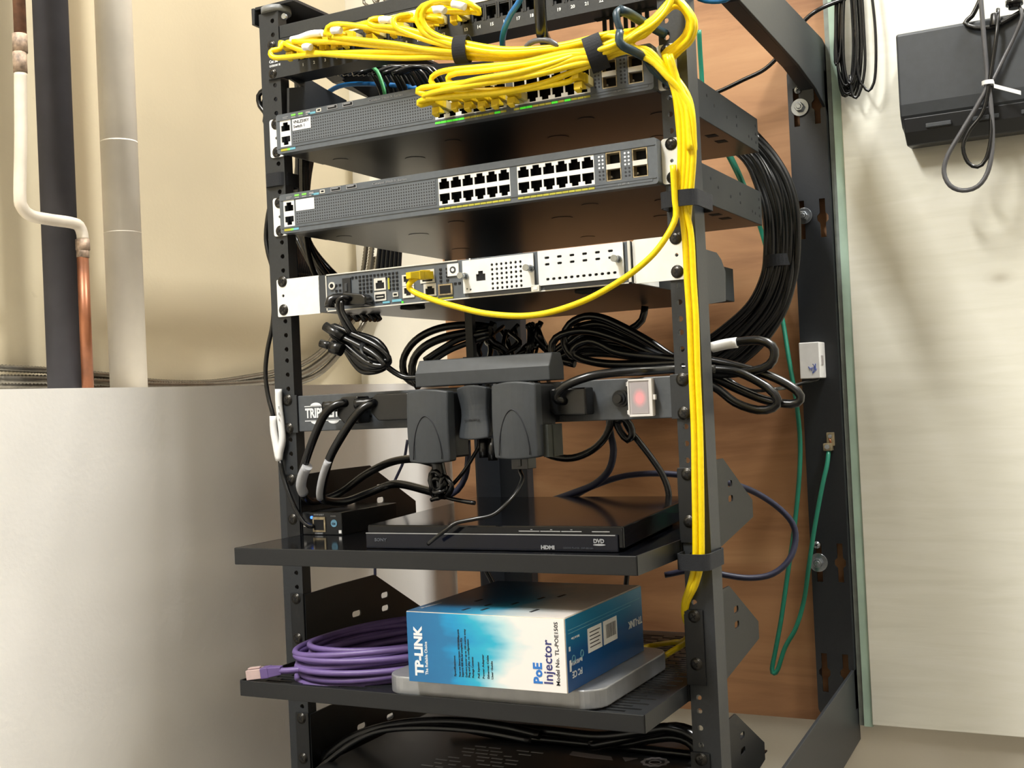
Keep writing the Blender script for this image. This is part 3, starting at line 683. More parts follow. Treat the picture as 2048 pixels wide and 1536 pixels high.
m = MB().cyl((-162, -6.8, -262), 'y', 4.2, 2, 18).cyl((-162, -7.1, -262), 'y', 2.4, 2, 14, 1).cyl((-161, -6.6, -281), 'y', 4.4, 2, 18).cyl((-161, -7, -281), 'y', 2.4, 2, 14, 1); m.build('indicator_rings', [m_nickel, m_inner], rt)
MB().box(-148, -137, -6.8, -5, -274, -255).box(-144.5, -141, -8, -6, -270, -261, 1).build('power_switch', [m_blackpl, m_wart], rt, bevel=.5)
MB().cyl((-72, -6.2, -287), 'y', 1.2, 1, 10).build('link_light', m_ledg, rt)
for x0, x1, k in ((3.5, 85, 0), (90, 181, 1)):
    cd = thing('interface_card', None, None, ((x0 + x1) / 2, -6, -288)); cd.parent = rt; cd.location = W((x0 + x1) / 2, -6, -288) - rt.location
    if k == 0:
        loops = [rect(x0, x1, -284.5, -250.8)] + [circ(38 + 5.4 * i, -258 - 4.8 * j, 1.5, 8) for i in range(7) for j in range(6)]
        loops += [tport(24.5, -273, True, 5.4, 7, 2.8, 3), circ(12, -281, 1.1, 8), circ(8, -280, .9, 8)]
    else:
        loops = [rect(x0, x1, -284, -249.6)] + [rrect(100 + 13.6 * i - 2.6, 100 + 13.6 * i + 2.6, zz - 1.2, zz + 1.2, 1, 3) for i in range(6) for zz in (-257, -263.5)]
        loops += [rrect(100 + 6.5 * i - 1.9, 100 + 6.5 * i + 1.9, -279.6, -277, 1.2, 3) for i in range(12)]
    plate('card_plate', loops, 1.5, 'front', (0, -7.6, 0), m_plate, cd)
    MB().box(x0 + 1, x1 - 1, -6.1, -5.7, -284, -251).build('card_backing', m_inner, cd)
    MB().box(x0 + 6, x1 - 1, -7.8, -5, -288.6, -285.4).build('card_slot_label', m_blackpl, cd)
    tx = (7, 82) if k == 0 else (93, 176)
    for x, z in ((tx[0], -267 - 0), (tx[1], -266 + 0)):
        if k == 1 and x < 100: continue
        MB().cyl((x, -10, z), 'y', 3.6, 3, 18).cyl((x, -19, z), 'y', 2.6, 9.5, 16).cyl((x, -20, z), 'y', 3.3, 4, 16).build('thumbscrew', m_zinc, cd)
MB().box(82, 91, -9.5, -5, -289.6, -283).box(84, 89, -10, -9, -288, -284.5, 1).build('card_latch', [m_nickel, m_white], rt, bevel=.4)
MB().box(12, 13.5, -8, -7.4, -251.5, -249).build('card_tab', m_plate, rt)
for s, x0, x1 in ((-1, -241, -181.5), (1, 189.5, 241)):
    h = [circ(232.6 * s, zr + 2, 1.8)]
    plate('rack_bracket', [rrect(x0, x1, -290.2, -248.3, 1.5)] + h, 1.8, 'front', (0, -2, 0), m_white, rt)
    xx = -181.5 if s < 0 else 189.5
    MB().box(xx - 1 * s, xx + 1.5 * s, -2, 60, -289.5, -249.5).build('bracket_flange', m_white if s > 0 else m_wart, rt)
    for z in (15.9, -15.9): screw(232.6 * s, -2, -266.7 + z, rt, 5.2)
MB().box(-181, -171, -4, 60, -289.5, -249).build('corner_post', m_wart, rt)
for x in (-86, 120): MB().box(x, x + 20, 10, 30, -293, -289.5).build('foot', m_inner, rt, bevel=1)
# tab plate seen behind the right post
tb = MB().prism([(150, -250), (165, -256), (178, -268), (174, -300), (118, -306), (60, -306), (60, -250)], 'x', 222, 224).build('side_tab_plate', m_steel)
tb.name = 'router_support_tab'; tag(tb, 'small dark metal tab plate sticking out behind the right post at router height', 'bracket')
# ================================================================ power strip
pd = thing('power_strip', 'black rack-mounted power strip with red-lit switch under a frosted cover', 'power strip', (0, 22, -421))
MB().box(-220, 222, 0, 44, -420, -380).build('housing', paint('strip_grey', (78, 82, 86), .4, 0, .04, 200, .1), pd, bevel=1)
for s in (-1, 1):
    MB().box(220 * s, 241 * s, -2.2, -.3, -421, -379).build('mounting_ear', m_steel, pd, bevel=.4)
    for z in (15.9, -15.9): screw(232.6 * s, -2.2, -400.05 + z, pd, 5.4)
text('TRIPP', 14.5, 'front', (-210, -.3, -404.8), m_wink, pd, 'brand_lettering', bold=.5, sx=.72)
text('LITE', 14.5, 'front', (-178.5, -.3, -404.8), m_wink, pd, 'brand_lettering', bold=.5, sx=.72)
m = MB().box(-211, -155, -.4, 0, -392.8, -391.9).box(-211, -155, -.4, 0, -408.9, -408)
for cx in (-195.5, -172):
    m.prism([(cx + 7.5 * math.cos(a), -392.4 + 4 * math.sin(a)) for a in [PI * i / 10 for i in range(11)]], 'y', -.4, 0)
    m.prism([(cx + 7.5 * math.cos(a), -408.4 - 4 * math.sin(a)) for a in [PI * i / 10 for i in range(11)]], 'y', -.4, 0)
m.build('brand_emblem', m_wink, pd)
m = MB()
for x in (-125, -75, -25, 28, 80, 122):
    for dz in (6, -6): m.box(x - 4, x + 4, -.5, 0, -400 + dz - 1, -400 + dz + 1)
    m.cyl((x + 9, -.5, -400), 'y', 2.4, .6, 12)
m.build('outlet_slots', m_inner, pd)
MB().cyl((169, -4, -399.5), 'y', 8.2, 4, 24).cyl((169, -7, -399.5), 'y', 6, 3, 24).cyl((169, -12, -399.5), 'y', 4.2, 6, 20, 1).build('reset_button', [m_blackpl, m_cord], pd)
cv = thing('switch_cover', None, None, (191, -4, -417)); cv.parent = pd; cv.location = W(191, -4, -417) - pd.location
MB().box(180, 203.4, -9, 0, -417, -382).build('cover_body', m_frost, None)
o = bpy.data.objects['cover_body']; o.parent = cv; o.location = o.location - W(191, -4, -417)
m = MB().box(179.5, 204, -10, -8, -383.5, -381.6).box(179.5, 204, -10, -8, -417.4, -415.4).box(179.5, 181, -10, -8, -417.4, -381.6).box(201.5, 204.5, -10.5, -6, -417.4, -381.6).box(204, 207, -9, -5, -402, -397).box(177.6, 180, -8, -4, -388, -384).box(177.6, 180, -8, -4, -415, -411)
o = m.build('cover_rim', m_frostr, None, bevel=.3); o.parent = cv; o.location = o.location - W(191, -4, -417)
def glow():
    t = NT('red_glow_window'); tc = t.n('ShaderNodeTexCoord'); g = t.n('ShaderNodeTexGradient', _gradient_type='SPHERICAL')
    mp = t.n('ShaderNodeMapping'); mp.inputs['Location'].default_value = (0, 0, 0); mp.inputs['Scale'].default_value = (120, 1, 95)
    t.l(tc.outputs['Object'], mp.inputs['Vector']); t.l(mp.outputs['Vector'], g.inputs['Vector'])
    t.b.inputs['Base Color'].default_value = lin((165, 158, 160)); t.b.inputs['Emission Color'].default_value = lin((255, 40, 60))
    pw = t.n('ShaderNodeMath', _operation='POWER'); pw.inputs[1].default_value = 1.6; t.l(g.outputs['Fac'], pw.inputs[0])
    mu = t.n('ShaderNodeMath', _operation='MULTIPLY'); mu.inputs[1].default_value = 1.5; t.l(pw.outputs[0], mu.inputs[0]); t.l(mu.outputs[0], t.b.inputs['Emission Strength']); t.b.inputs['Roughness'].default_value = .3
    return t.m
o = MB().box(183, 200, -9.4, -9, -414.5, -385).build('red_lamp_window', glow(), None); o.parent = cv; o.location = o.location - W(191, -4, -417)
# ================================================================ wall warts
def wart(x0, x1, z0, z1, yb, label, crease=True, waist=False):
    t = thing('power_adapter', label, 'power adapter', ((x0 + x1) / 2, -1, z0), 'plug-in adapters on the power strip')
    w = x1 - x0; cx = (x0 + x1) / 2
    m = MB(); n = 8; nz = 9
    # front skin bulges sideways; top edge arched
    rows = []; yk = -yb + 13 if not waist else -yb + 9
    for j in range(nz + 1):
        f = j / nz; z = z0 + (z1 - z0) * f
        hw = w / 2 * (1 - (.16 * math.sin(PI * f) ** 2 if waist else 0) - (.02 if j == 0 else 0))
        row = [(cx - hw, yk, z)]
        for i in range(n + 1):
            s = -1 + 2 * i / n; zz = z + (3.0 * (1 - s * s) if j == nz else 0) - (1.6 * (1 - s * s) if j == 0 else 0)
            yy = -yb - 3.5 * (1 - s * s) - (2 * math.sin(PI * f) if not waist else -3 * math.sin(PI * f))
            row.append((cx + hw * s, yy, zz))
        row.append((cx + hw, yk, z)); rows.append(row)
    k = n + 3; vs = [p for r_ in rows for p in r_]
    fs = [(j * k + i, j * k + i + 1, (j + 1) * k + i + 1, (j + 1) * k + i) for j in range(nz) for i in range(k - 1)]
    fs += [tuple(range(k))[::-1], tuple(range(nz * k, nz * k + k))] + [(j * k, (j + 1) * k, (j + 1) * k + k - 1, j * k + k - 1) for j in range(nz)]
    m.add(vs, fs); m.build('adapter_body', m_wart, t, bevel=1.8, seg=3)
    MB().box(x0 + 3, x1 - 2.5, yk, -9, z0 + 3, z1 - 1).build('adapter_back', m_blackpl, t, bevel=2)
    if crease:
        pts = []
        for i in range(17):
            a = -1 + 2 * i / 16; pts.append((cx + w * .34 * math.sin(a * PI / 2) * (1.0), -yb - 3.5 * (1 - (.68 * math.sin(a * PI / 2)) ** 2) - 2.1, z0 + (z1 - z0) * (.66 - .62 * (1 - math.cos(a * PI / 2)) ** .9)))
        MB().tube(smooth(pts, 3), .55, 6).build('front_crease', m_ink, t, fix=False)
    elif waist:
        text('AC ADAPTER', 3, 'front', (cx, -yb - 1.3, (z0 + z1) / 2 - 8), m_gink if 0 else m_blackpl, t, 'adapter_print', align='CENTER')
    MB().box(cx - w * .46, cx + w * .44, -10, 0, max(z0 + 8, -418), min(z1 - 6, -384)).build('plug_face', m_blackpl, t)
    return t
wart(-43, 5.5, -454, -384, 52, 'charcoal plug-in adapter, leftmost of the three on the power strip')
wm = wart(7, 42, -432, -382, 38, 'small waisted charcoal plug-in adapter between the two larger ones', False, True)
wr = wart(57, 105, -451.5, -381, 56, 'charcoal plug-in adapter with a wide arched crease, right of the small waisted one')
MB().box(104.5, 110, -44, -12, -452, -421).box(104.5, 110.8, -34, -24, -452, -421).build('side_block', paint('olive_black', (52, 55, 50), .6), wr)
MB().box(72, 90, -50, -32, -463, -449).box(79, 83, -51, -50, -460, -450).build('strain_relief', m_cord, wr, bevel=1)
for x in (30, 40): MB().cyl((x, -28, -452 - .3 * (x - 30)), 'z', 4.8, 22, 12).build('cord_end', m_cord, wm)
# plugs
def plug(x0, x1, z0, z1, y0, label, stub, g='black mains plugs on the power strip'):
    t = thing('mains_plug', label, 'plug', ((x0 + x1) / 2, -1, z0), g)
    MB().prism([(x0 + 7, z1), (x1, z1), (x1, z0), (x0 + 9, z0), (x0, z0 + 9), (x0, z1 - 6)], 'y', -y0, -2).build('plug_body', m_cord, t, bevel=1.5, seg=2)
    a, b = stub; d = Vector(b) - Vector(a)
    pts = [Vector(a) + d * (i / 6) for i in range(7)]
    MB().tube(pts, [6.2, 5.4, 6, 5.2, 5.7, 5, 5.2], 12).build('strain_relief', m_cord, t, fix=False)
    return t
plug(-150, -122, -413, -384, 24, 'black mains plug nearest the white lettering on the power strip', ((-148, -16, -394), (-170, -20, -393)))
plug(-108, -60, -411, -383, 22, 'black mains plug between the lettering and the left adapter', ((-106, -18, -392), (-126, -24, -392)))
plug(98, 141, -413.5, -387, 22, 'black mains plug between the right adapter and the reset button', ((102, -14, -399), (84, -22, -400)))
# power brick
pb = thing('power_brick', 'long dark grey power brick lying on top of the power strip', 'power brick', (25, 4, -380))
MB().prism([(-18, -378), (-18, -364), (-9, -350.5), (10, -350.5), (16, -363), (16, -378)], 'x', -53, 102).build('brick_body', m_wart, pb, bevel=1)
# ================================================================ shelves
def shelf(zs, screws, label, lip, perf, y1=250, floor=None):
    fl = zs if floor is None else floor
    s = thing('rack_shelf', label, 'shelf', (0, 60, zs - lip), 'cantilever rack shelves')
    if perf:
        loops = [rect(-220, 220, -112, y1)]
        r = random.Random(1)
        y = -96; 
        rows = int((y1 - 20 + 96) / 9)
        for j in range(rows):
            for i in range(9):
                x = -205 + i * 46 + (j % 2) * 12
                if (x < -70 or x + 30 > 165 or j > 18): loops.append(rect(x, x + 33, -94 + 9 * j, -89.5 + 9 * j))
        plate('shelf_pan', loops, 1.6, 'top', (0, 0, fl), m_shelf, s)
    else:
        MB().box(-220, 220, -112, y1, fl - 1.6, fl).build('shelf_pan', m_gloss, s)
    MB().box(-222, 222, -113.6, -112, zs - lip, zs).box(-222, 222, -112, -104, zs - lip, zs - lip + 1.5).build('front_lip', m_shelf, s, bevel=.7)
    for q in (-1, 1):
        MB().box(221 * q, 222.6 * q, -112, 0, zs - lip, zs).build('side_lip', m_shelf, s)
        z1 = screws[0] + 4.5
        pl = [(0, z1), (60, z1 + 1.5), (138, z1 + 1.5), (238, zs + 15), (238, zs - 4), (110, zs - lip - 6), (0, zs - lip)]
        sl = [rrect(150, 166, z1 - 30, z1 - 23, 3, 3), rrect(150, 166, z1 - 46, z1 - 39, 3, 3), rrect(88, 106, z1 - 42, z1 - 35, 3, 3)] 
        plate('side_plate', [pl] + sl, 1.8, ((0, 1, 0), (0, 0, 1), (1, 0, 0)), (223.6 * q if q > 0 else -221.8, 0, 0), m_shelf, s)
        MB().box(223 * q, 241 * q, -2.2, -.4, screws[1] - 20, screws[0] + 6).build('mounting_ear', m_shelf, s, bevel=.4)
        for z in screws: screw(232.6 * q, -2.2, z, s, 5)
    return s
shelf(-535, (-473.1, -517.5), 'upper black shelf carrying the disc player, solid and glossy', 17, False)
shelf(-671, (-606.4, -650.85), 'middle black slotted shelf carrying the blue box and purple cable', 16, True, floor=-675)
shelf(-806, (-739.75, -784.2), 'lowest black shelf partly visible at the bottom of the rack', 16, False, 260)
# ================================================================ disc player
dv = thing('disc_player', 'glossy black disc player with silver trim line, on the upper shelf', 'disc player', (60, 50, -535))
MB().prism([(-66, -97), (203, -93), (168, 203), (-112, 200)], 'z', -532, -512).build('player_body', m_gloss, dv, bevel=1.5, seg=3)
MB().prism([(-67, -99), (198, -95.5), (198, -92), (-67, -95)], 'z', -534.5, -519.5).build('front_fascia', paint('fascia_black', (12, 15, 26), .12, 0, 0, spec=.35), dv, bevel=.4)
fy = lambda x, o=0: -99 + 3.5 * (x + 67) / 265 - o
def fbar(m, x0, x1, z0, z1, mi=0, o=.3, base=0): m.prism([(x0, fy(x0, o) + base), (x1, fy(x1, o) + base), (x1, fy(x1, -1) + base), (x0, fy(x0, -1) + base)], 'z', z0, z1, mi)
m = MB(); fbar(m, -67, 196, -520.2, -519.4); m.build('trim_line', m_silver, dv)
m = MB()
for a, b in ((100, 121), (122, 142), (143, 163), (173, 190)): fbar(m, a, b, -517.2, -516.4, 0, .2, 2.2)
for x in (112, 132, 152): fbar(m, x, x + 2, -515.6, -515.0, 0, .2, 2.2)
m.build('button_line', m_silver, dv)
text('SONY', 4.2, 'front', (-57, fy(-57, .3), -527.5), paint('dim_ink', (74, 78, 86), .4, 0, 0), dv, 'brand_lettering', sx=1.25, bold=.15)
text('HDMI', 4.6, 'front', (123, fy(123, .3), -532.6), m_gink, dv, 'logo_print', sx=1.2, bold=.25)
text('CD/DVD PLAYER  DVP-SR510H', 2.1, 'front', (145, fy(145, .3), -532), paint('dim_ink', (74, 78, 86), .4, 0, 0), dv, 'model_print', sx=1.05)
text('DVD', 5, 'front', (175, fy(175, .3), -526.5), m_gink, dv, 'logo_print', sx=1, bold=.2)
m = MB(); c = 180.5; m.prism([(c + 6 * math.cos(a), -528.2 + .9 * math.sin(a)) for a in [PI * i / 8 for i in range(16)]], 'y', fy(c, .3), fy(c, 0)); m.build('logo_disc', m_gink, dv)
for x in (-55, 150):
    for y in (-80, 150): pass
MB().cyl((-50, -75, -535), 'z', 8, 3.5, 16).cyl((150, -75, -535), 'z', 8, 3.5, 16).cyl((-70, 170, -535), 'z', 8, 3.5, 16).cyl((140, 170, -535), 'z', 8, 3.5, 16).build('feet', m_inner, dv)
# media converter box
mc = thing('media_converter', 'small black network box with round blue mark, left end of the upper shelf', 'network box', (-194, 50, -535))
MB().box(-221, -167, 0, 110, -535, -510).build('case', paint('box_black', (20, 22, 24), .3, 0, 0), mc, bevel=.8)
MB().box(-206, -189, -1.2, 0, -531.5, -515).box(-204, -191, -1.6, -1, -529.5, -518, 1).build('ethernet_port', [m_brass, m_inner], mc)
MB().cyl((-207.5, -1.2, -515.6), 'y', 1.6, 1.2, 12).build('blue_light', m_ledb, mc)
MB().cyl((-177.5, -.8, -522), 'y', 4.1, .8, 24).build('round_mark', paint('sky_blue_print', (120, 175, 205), .5, 0, 0), mc)
text('CH', 3.2, 'front', (-180, -1, -523.5), m_ink, mc, 'mark_print', bold=.1)
text('10/100 BASE-T', 2.3, 'front', (-205, -.3, -513.4), m_gink, mc, 'caption', bold=.1)
text('POWER', 2.1, 'front', (-182, -.3, -514.8), m_gink, mc, 'caption', bold=.1)
text('ETHERNET', 2.3, 'front', (-204, -.3, -534), m_gink, mc, 'caption', bold=.1)
MB().box(-171.5, -168, -.5, 0, -533, -529.5).box(-219, -216, -.8, 0, -526, -519, 0).build('badge', m_label, mc)
# ================================================================ silver computer + carton
mn = thing('small_computer', 'flat brushed silver computer with rounded corners lying under the blue carton', 'computer', (70, -10, -675))
MB().prism(rrect(-50, 178, -107, 80, 24, 8), 'z', -673.5, -656).build('aluminium_body', m_silver, mn, bevel=1.6, seg=3)
MB().prism(rrect(-44, 172, -100, 74, 22, 8), 'z', -675, -673.2).build('base', m_blackpl, mn)
cb = thing('product_carton', 'blue and white cardboard product carton on top of the silver computer', 'box', (73, -29, -656))
X0, X1, Y0, Y1, Z0, Z1 = -10, 155, -121, 62, -656, -590
MB().box(X0, X1, Y0, Y1, Z0, Z1).build('carton_body', m_carton, cb, bevel=.8)
MB().box(X0 + .6, X1 - .8, Y0 - .35, Y0, Z0 + .5, Z1 - .6).build('front_print', m_tpfront, cb)
MB().box(X0 + .6, X1 - .8, Y0 + .6, Y1 - .8, Z1, Z1 + .35).build('top_print', m_tptop, cb)
MB().box(X1, X1 + .35, Y0 + .8, Y1 - .8, Z0 + .5, Z1 - .6).build('side_print', m_tpside, cb)
yt = Y0 - .5
H = PI / 2
navyi = paint('navy_print', (58, 62, 120), .5, 0, 0); bluei = paint('mid_blue_print', (48, 122, 205), .5, 0, 0)
text('TP-LINK', 12.2, 'front', (X0 + 16.6, yt, Z0 + 6.5), m_wink, cb, 'brand_lettering', H, bold=.55, sx=1.02)
text('The Reliable Choice', 4.2, 'front', (X0 + 22, yt, Z0 + 7.5), m_wink, cb, 'slogan_lettering', H, bold=.06, sx=.9)
text('PoE', 12, 'front', (X1 - 24.5, yt, Z0 + 7), bluei, cb, 'product_lettering', H, bold=.45)
text('Injector', 12.5, 'front', (X1 - 14, yt, Z0 + 7), navyi, cb, 'product_lettering', H, bold=.15)
text('Model No. TL-POE150S', 5.2, 'front', (X1 - 7, yt, Z0 + 6.5), m_ink, cb, 'product_lettering', H, bold=.03, sx=1.1)
lines = [(52, 26, 'Specifications:', 1), (57, 50, 'Power over Ethernet injector, 10/100/1000Mbps ports', 0), (60, 42, 'Supports IEEE 802.3af compliant PDs', 0), (64, 50, 'Delivers power up to 100 metres away', 0), (67, 44, 'Plug and play, no configuration', 0),
         (71, 22, 'Package Contents:', 1), (77, 18, 'PoE Injector', 0), (82, 40, 'Power Adapter', 0), (87, 38, 'Ethernet Cable', 0), (91, 42, 'User Guide', 0)]
for dx, L, s_, b in lines:
    text(s_, 2.7, 'front', (X0 + dx, yt, Z0 + 8), m_ink, cb, 'small_print', H, bold=.03, sx=min(1.3, L / (len(s_) * 1.35)))
text('TP-LINK Injector', 4.6, 'top', (X0 + 9, Y0 + 14, Z1 + .5), m_gink, cb, 'top_lettering', 1.45)
m = MB()
for x, y, w in ((52, 14, 12), (62, 40, 10), (70, 18, 12), (84, 52, 12), (96, 84, 12), (120, 20, 14), (110, 100, 14), (40, 60, 12)): m.prism([(X0 + x, Y0 + y), (X0 + x + 3, Y0 + y - 1), (X0 + x + 4, Y0 + y + w), (X0 + x + 1, Y0 + y + w)], 'z', Z1 + .3, Z1 + .6)
m.build('top_marks', m_ink, cb)
for ya, yb in ((Y0 + 46, Y0 + 78), (Y0 + 82, Y0 + 115)):
    MB().box(X1 + .3, X1 + .7, ya, yb, Z0 + 26, Z0 + 48).build('sticker', m_label, cb)
m = MB(); r = random.Random(4); y = Y0 + 88
while y < Y0 + 111:
    w = r.choice((.5, .9, 1.4)); m.box(X1 + .7, X1 + .8, y, y + w, Z0 + 31, Z0 + 44); y += w + r.choice((.6, 1))
for k in range(5): m.box(X1 + .7, X1 + .8, Y0 + 50, Y0 + 74 - 3 * (k % 2), Z0 + 30 + 3.4 * k, Z0 + 30.9 + 3.4 * k)
m.build('barcode', m_ink, cb)
text('FC CE', 8, 'right', (X1 + .6, Y0 + 31, Z0 + 17), m_wink, cb, 'approval_marks', PI, bold=.15)
text('RoHS N114', 5, 'right', (X1 + .6, Y0 + 32, Z0 + 26), m_wink, cb, 'approval_marks', PI, bold=.1)
MB().box(X1 + .3, X1 + .6, Y0 + 5, Y0 + 8.5, Z0 + 18, Z0 + 28).box(X1 + .3, X1 + .6, Y0 + 5, Y0 + 8, Z0 + 36, Z0 + 40).build('approval_block', m_wink, cb)
text('Made in China', 3, 'right', (X1 + .6, Y0 + 28, Z0 + 47), m_wink, cb, 'approval_marks', PI)
m = MB()
for a, b in ((14, 28), (32, 29)):
    m.tube([(X1 + .5, Y0 + a + 3 * math.cos(t), Z0 + b + 3 * math.sin(t)) for t in [2 * PI * i / 12 for i in range(12)]], .5, 5, closed=True)
m.box(X1 + .3, X1 + .6, Y0 + 5, Y1 - 30, Z0 + 51.2, Z0 + 51.6).box(X1 + .3, X1 + .6, Y0 + 5, Y1 - 6, Z0 + 54.2, Z0 + 54.6)
m.build('side_rule', m_cyan, cb)
text('TP-LINK', 10, 'right', (X1 + .6, Y1 - 3, Z0 + 36), m_label, cb, 'brand_lettering', PI, bold=.2)

# ================================================================ purple cable coil
pc = thing('purple_cable', 'coil of purple network cable lying at the left end of the middle shelf', 'cable', (-110, -30, -675))
m = MB(); rr = random.Random(9)
def coil_pts(cx, cy, a, b, rot, z, ph, tilt=0):
    out = []
    for i in range(24):
        t = 2 * PI * i / 24 + ph; x, y = a * math.cos(t), b * math.sin(t)
        out.append((cx + x * math.cos(rot) - y * math.sin(rot), cy + x * math.sin(rot) + y * math.cos(rot), z + 2.0 * math.sin(2 * t + ph) + tilt * math.sin(t) + .07 * x))
    return out
for k in range(13):
    lay = k % 6; ring = k // 6
    a = 101 - 6 * rr.random() - ring * 10; b = 55 - ring * 8 - 5 * rr.random()
    m.tube(smooth(coil_pts(-94 + rr.uniform(-3, 3), -24 + rr.uniform(-4, 4) + ring * 4, a, b,   .6 + rr.uniform(-.03, .03), -666 + lay * 5.6 + ring * 2, rr.random() * 6, 5), 6, True), 3.3, 8, closed=True)
m.build('cable_loops', m_pur, pc, fix=False)
tail = smooth([(-140, -80, -660), (-170, -94, -662), (-188, -98, -663), (-197, -100, -664)], 4)
MB().tube(tail, 3.3, 10).build('cable_tail', m_pur, pc, fix=False)
def rj(pos, d, up, parent, bootm, clearm=m_clear, s=1.0, tab=True):
    """RJ45 plug with snag-free boot; pos = rear of plug, d = direction to the contacts"""
    d = Vector(d).normalized(); up = Vector(up); up = (up - d * up.dot(d)).normalized(); q = d.cross(up)
    def bx(mb, a0, a1, w0, w1, h0, h1, mi=0, off=0):
        vs = []
        for a, w, h in ((a0, w0, h0), (a1, w1, h1)):
            for sw_, sh in ((-1, -1), (1, -1), (1, 1), (-1, 1)): vs.append(Vector(pos) + d * (a * s) + q * (w / 2 * sw_ * s) + up * ((h / 2 * sh + off) * s))
        mb.add(vs, [(0, 3, 2, 1), (4, 5, 6, 7), (0, 1, 5, 4), (1, 2, 6, 5), (2, 3, 7, 6), (3, 0, 4, 7)], mi)
    b = MB(); bx(b, -14, 0, 7, 11.6, 6.6, 9); bx(b, -3, 4, 11.6, 11.6, 9, 9)
    if tab: bx(b, -8, 3, 9, 8, 7, 2.4, 0, 8.5); bx(b, -10, -4, 7, 5, 2, 6, 0, 12)
    b.build('plug_boot', bootm, parent, bevel=.6)
    c = MB(); bx(c, 4, 17, 11.4, 11.4, 8, 8); bx(c, 5, 16, 4, 5, 1.2, 1.2, 0, 5); c.build('plug_contact_end', clearm, parent, bevel=.3)
rj((-197, -100, -664), (-1, -.3, -.12), (0, 0, 1), pc, m_pur, paint('clear_plug_pink', (196, 172, 168), .25, 0, .05), 1.2, False)

# ================================================================ yellow patch cables
GU = 'yellow patch cables of the upper bundle'; GL = 'yellow patch cables of the lower bundle'
def ycable(label, group, pts, plugs=(), name='patch_cable', r=2.95, white=None):
    t = thing(name, label, 'cable', pts[0], group)
    MB().tube(smooth(pts, 5), r, 10).build('cable_jacket', m_yel, t, fix=False)
    for pos, d, up in plugs: rj(pos, d, up, t, m_yplug)
    for w in (white or ()):
        MB().tube(smooth(w, 4), 3.7, 10).build('paper_flag', m_label, t, fix=False)
    return t
S1 = lambda dy, Y: (925, 100 + dy, Y); S2 = lambda dy, Y: (1192, 104 + dy, Y); S3 = lambda dy, Y: (1238, 84 + dy, Y)
# routes after the two straps: a) down the right post, b) up out of the frame, c) loop at the corner of the rack
def down(k, Y=-38):
    o = (0, 9, 18, 26)[k]
    return [(1290 + o * .3, 98 + o * .8, Y), (1322 + o * .5, 128 + o, Y + 4), (1344 + o * .7, 168 + o * .6, Y + 10), (1357 + o, 225, Y + 12), (1361 + o, 300, -24), (1358 + o * .95, 370, -22), (1354 + o * .95, 412, -20)]
def post(k):
    o = (0, 9.5, 19, 27)[k]; q = (7, 20, 14, 24)[k]; Yo = (0, 0, 7, 0)[k]
    return [(1362 + q, 470, -16 + Yo), (1367 + q, 560, -15 + Yo), (1372 + q, 640, -15 + Yo), (1376 + q * .95, 740, -15 + Yo), (1381 + q * .95, 860, -16 + Yo), (1382 + q, 960, -17 + Yo), (1384 + q * .95, 1060, -17 + Yo), (1383 + q * .95, 1125, -16 + Yo), (1374 + q * .85, 1170, -12), (1366 + q * .4, 1205, -4), (1370 + q * .1, 1240, 8), (1390, 1272, 20)]
def loop(k, Y=-30):
    o = k * 9
    return [(1278, 68 - o * .4, Y), (1308, 50 - o * .5, Y), (1330, 26 - o * .5, Y + 2), (1348, 12 - o * .6, Y + 6), (1366, 18 - o * .4, Y + 8), (1378 + o * .4, 42, Y + 9), (1370 + o * .5, 70 + o * .3, Y + 12), (1348 + o * .4, 92 + o * .4, Y + 18), (1328, 108 + o, Y + 22), (1338, 140, Y + 18), (1352 + o, 200, Y + 14), (1362 + o, 300, Y + 12)]
def upout(k, Y=-26):
    o = k * 8
    return [(1275, 60 + o, Y), (1310 - o * .3, 42 + o * .8, Y), (1334 - o * .3, 20 + o * .3, Y + 4), (1348 - o * .4, -10, Y + 8), (1352 - o, -60, Y + 8)]
def mid(dy, Y): return [(1000, 106 + dy * .8, Y), (1060, 104 + dy * .6, Y + 3), (1120, 96 + dy * .5, Y + 6), (1165, 86 + dy * .5, Y + 10), (1215, 72 + dy * .4, Y + 10)]
def ul(i, label, pts, after, flag=None):
    p0 = (XPORT[i], -34, 1.5)
    w = [PY(0, *flag)] if flag else None
    path = [p0, (XPORT[i] - 1, -40, 2)] + PY(0, *pts) + PY(0, *after)
    return ycable(label, GU, path, [((XPORT[i], -20, 0), (0, 1, 0), (0, 0, -1))], white=w)
ul(0, 'yellow cable of the upper bundle looping furthest left over the left post', [(560, 98, -42), (545, 101, -46), (541, 108, -48), (548, 115, -48), (570, 115, -46), (640, 108, -44), (760, 104, -42), (850, 105, -42), S1(8, -42)], mid(9, -40) + down(0)[0:0] + [(1262, 80, -30)] + loop(0))
ul(1, 'yellow cable of the upper bundle just above the leftmost loop', [(590, 82, -40), (574, 86, -44), (576, 90, -46), (620, 104, -44), (700, 112, -44), (800, 116, -42), (870, 114, -42), S1(15, -40)], mid(14, -38) + [(1262, 86, -32)] + loop(1), [(583, 80, -46), (600, 76, -46), (622, 68, -46), (645, 66, -46)])
ul(2, 'yellow cable with a white flag running straight from the second label strip gap', [(640, 78, -42), (590, 80, -46), (600, 84, -48), (680, 84, -46), (760, 92, -44), (850, 98, -44), S1(2, -46)], mid(3, -42) + upout(0), [(607, 95, -50), (615, 93, -50), (622, 95, -50)])
ul(3, 'yellow cable of the upper bundle with the tall loop ending at the left third', [(672, 66, -44), (660, 72, -50), (653, 62, -52), (664, 50, -52), (700, 50, -50), (780, 62, -48), (850, 76, -46), S1(-8, -46)], mid(-4, -44) + upout(1), [(664, 62, -52), (674, 60, -52), (682, 61, -52)])
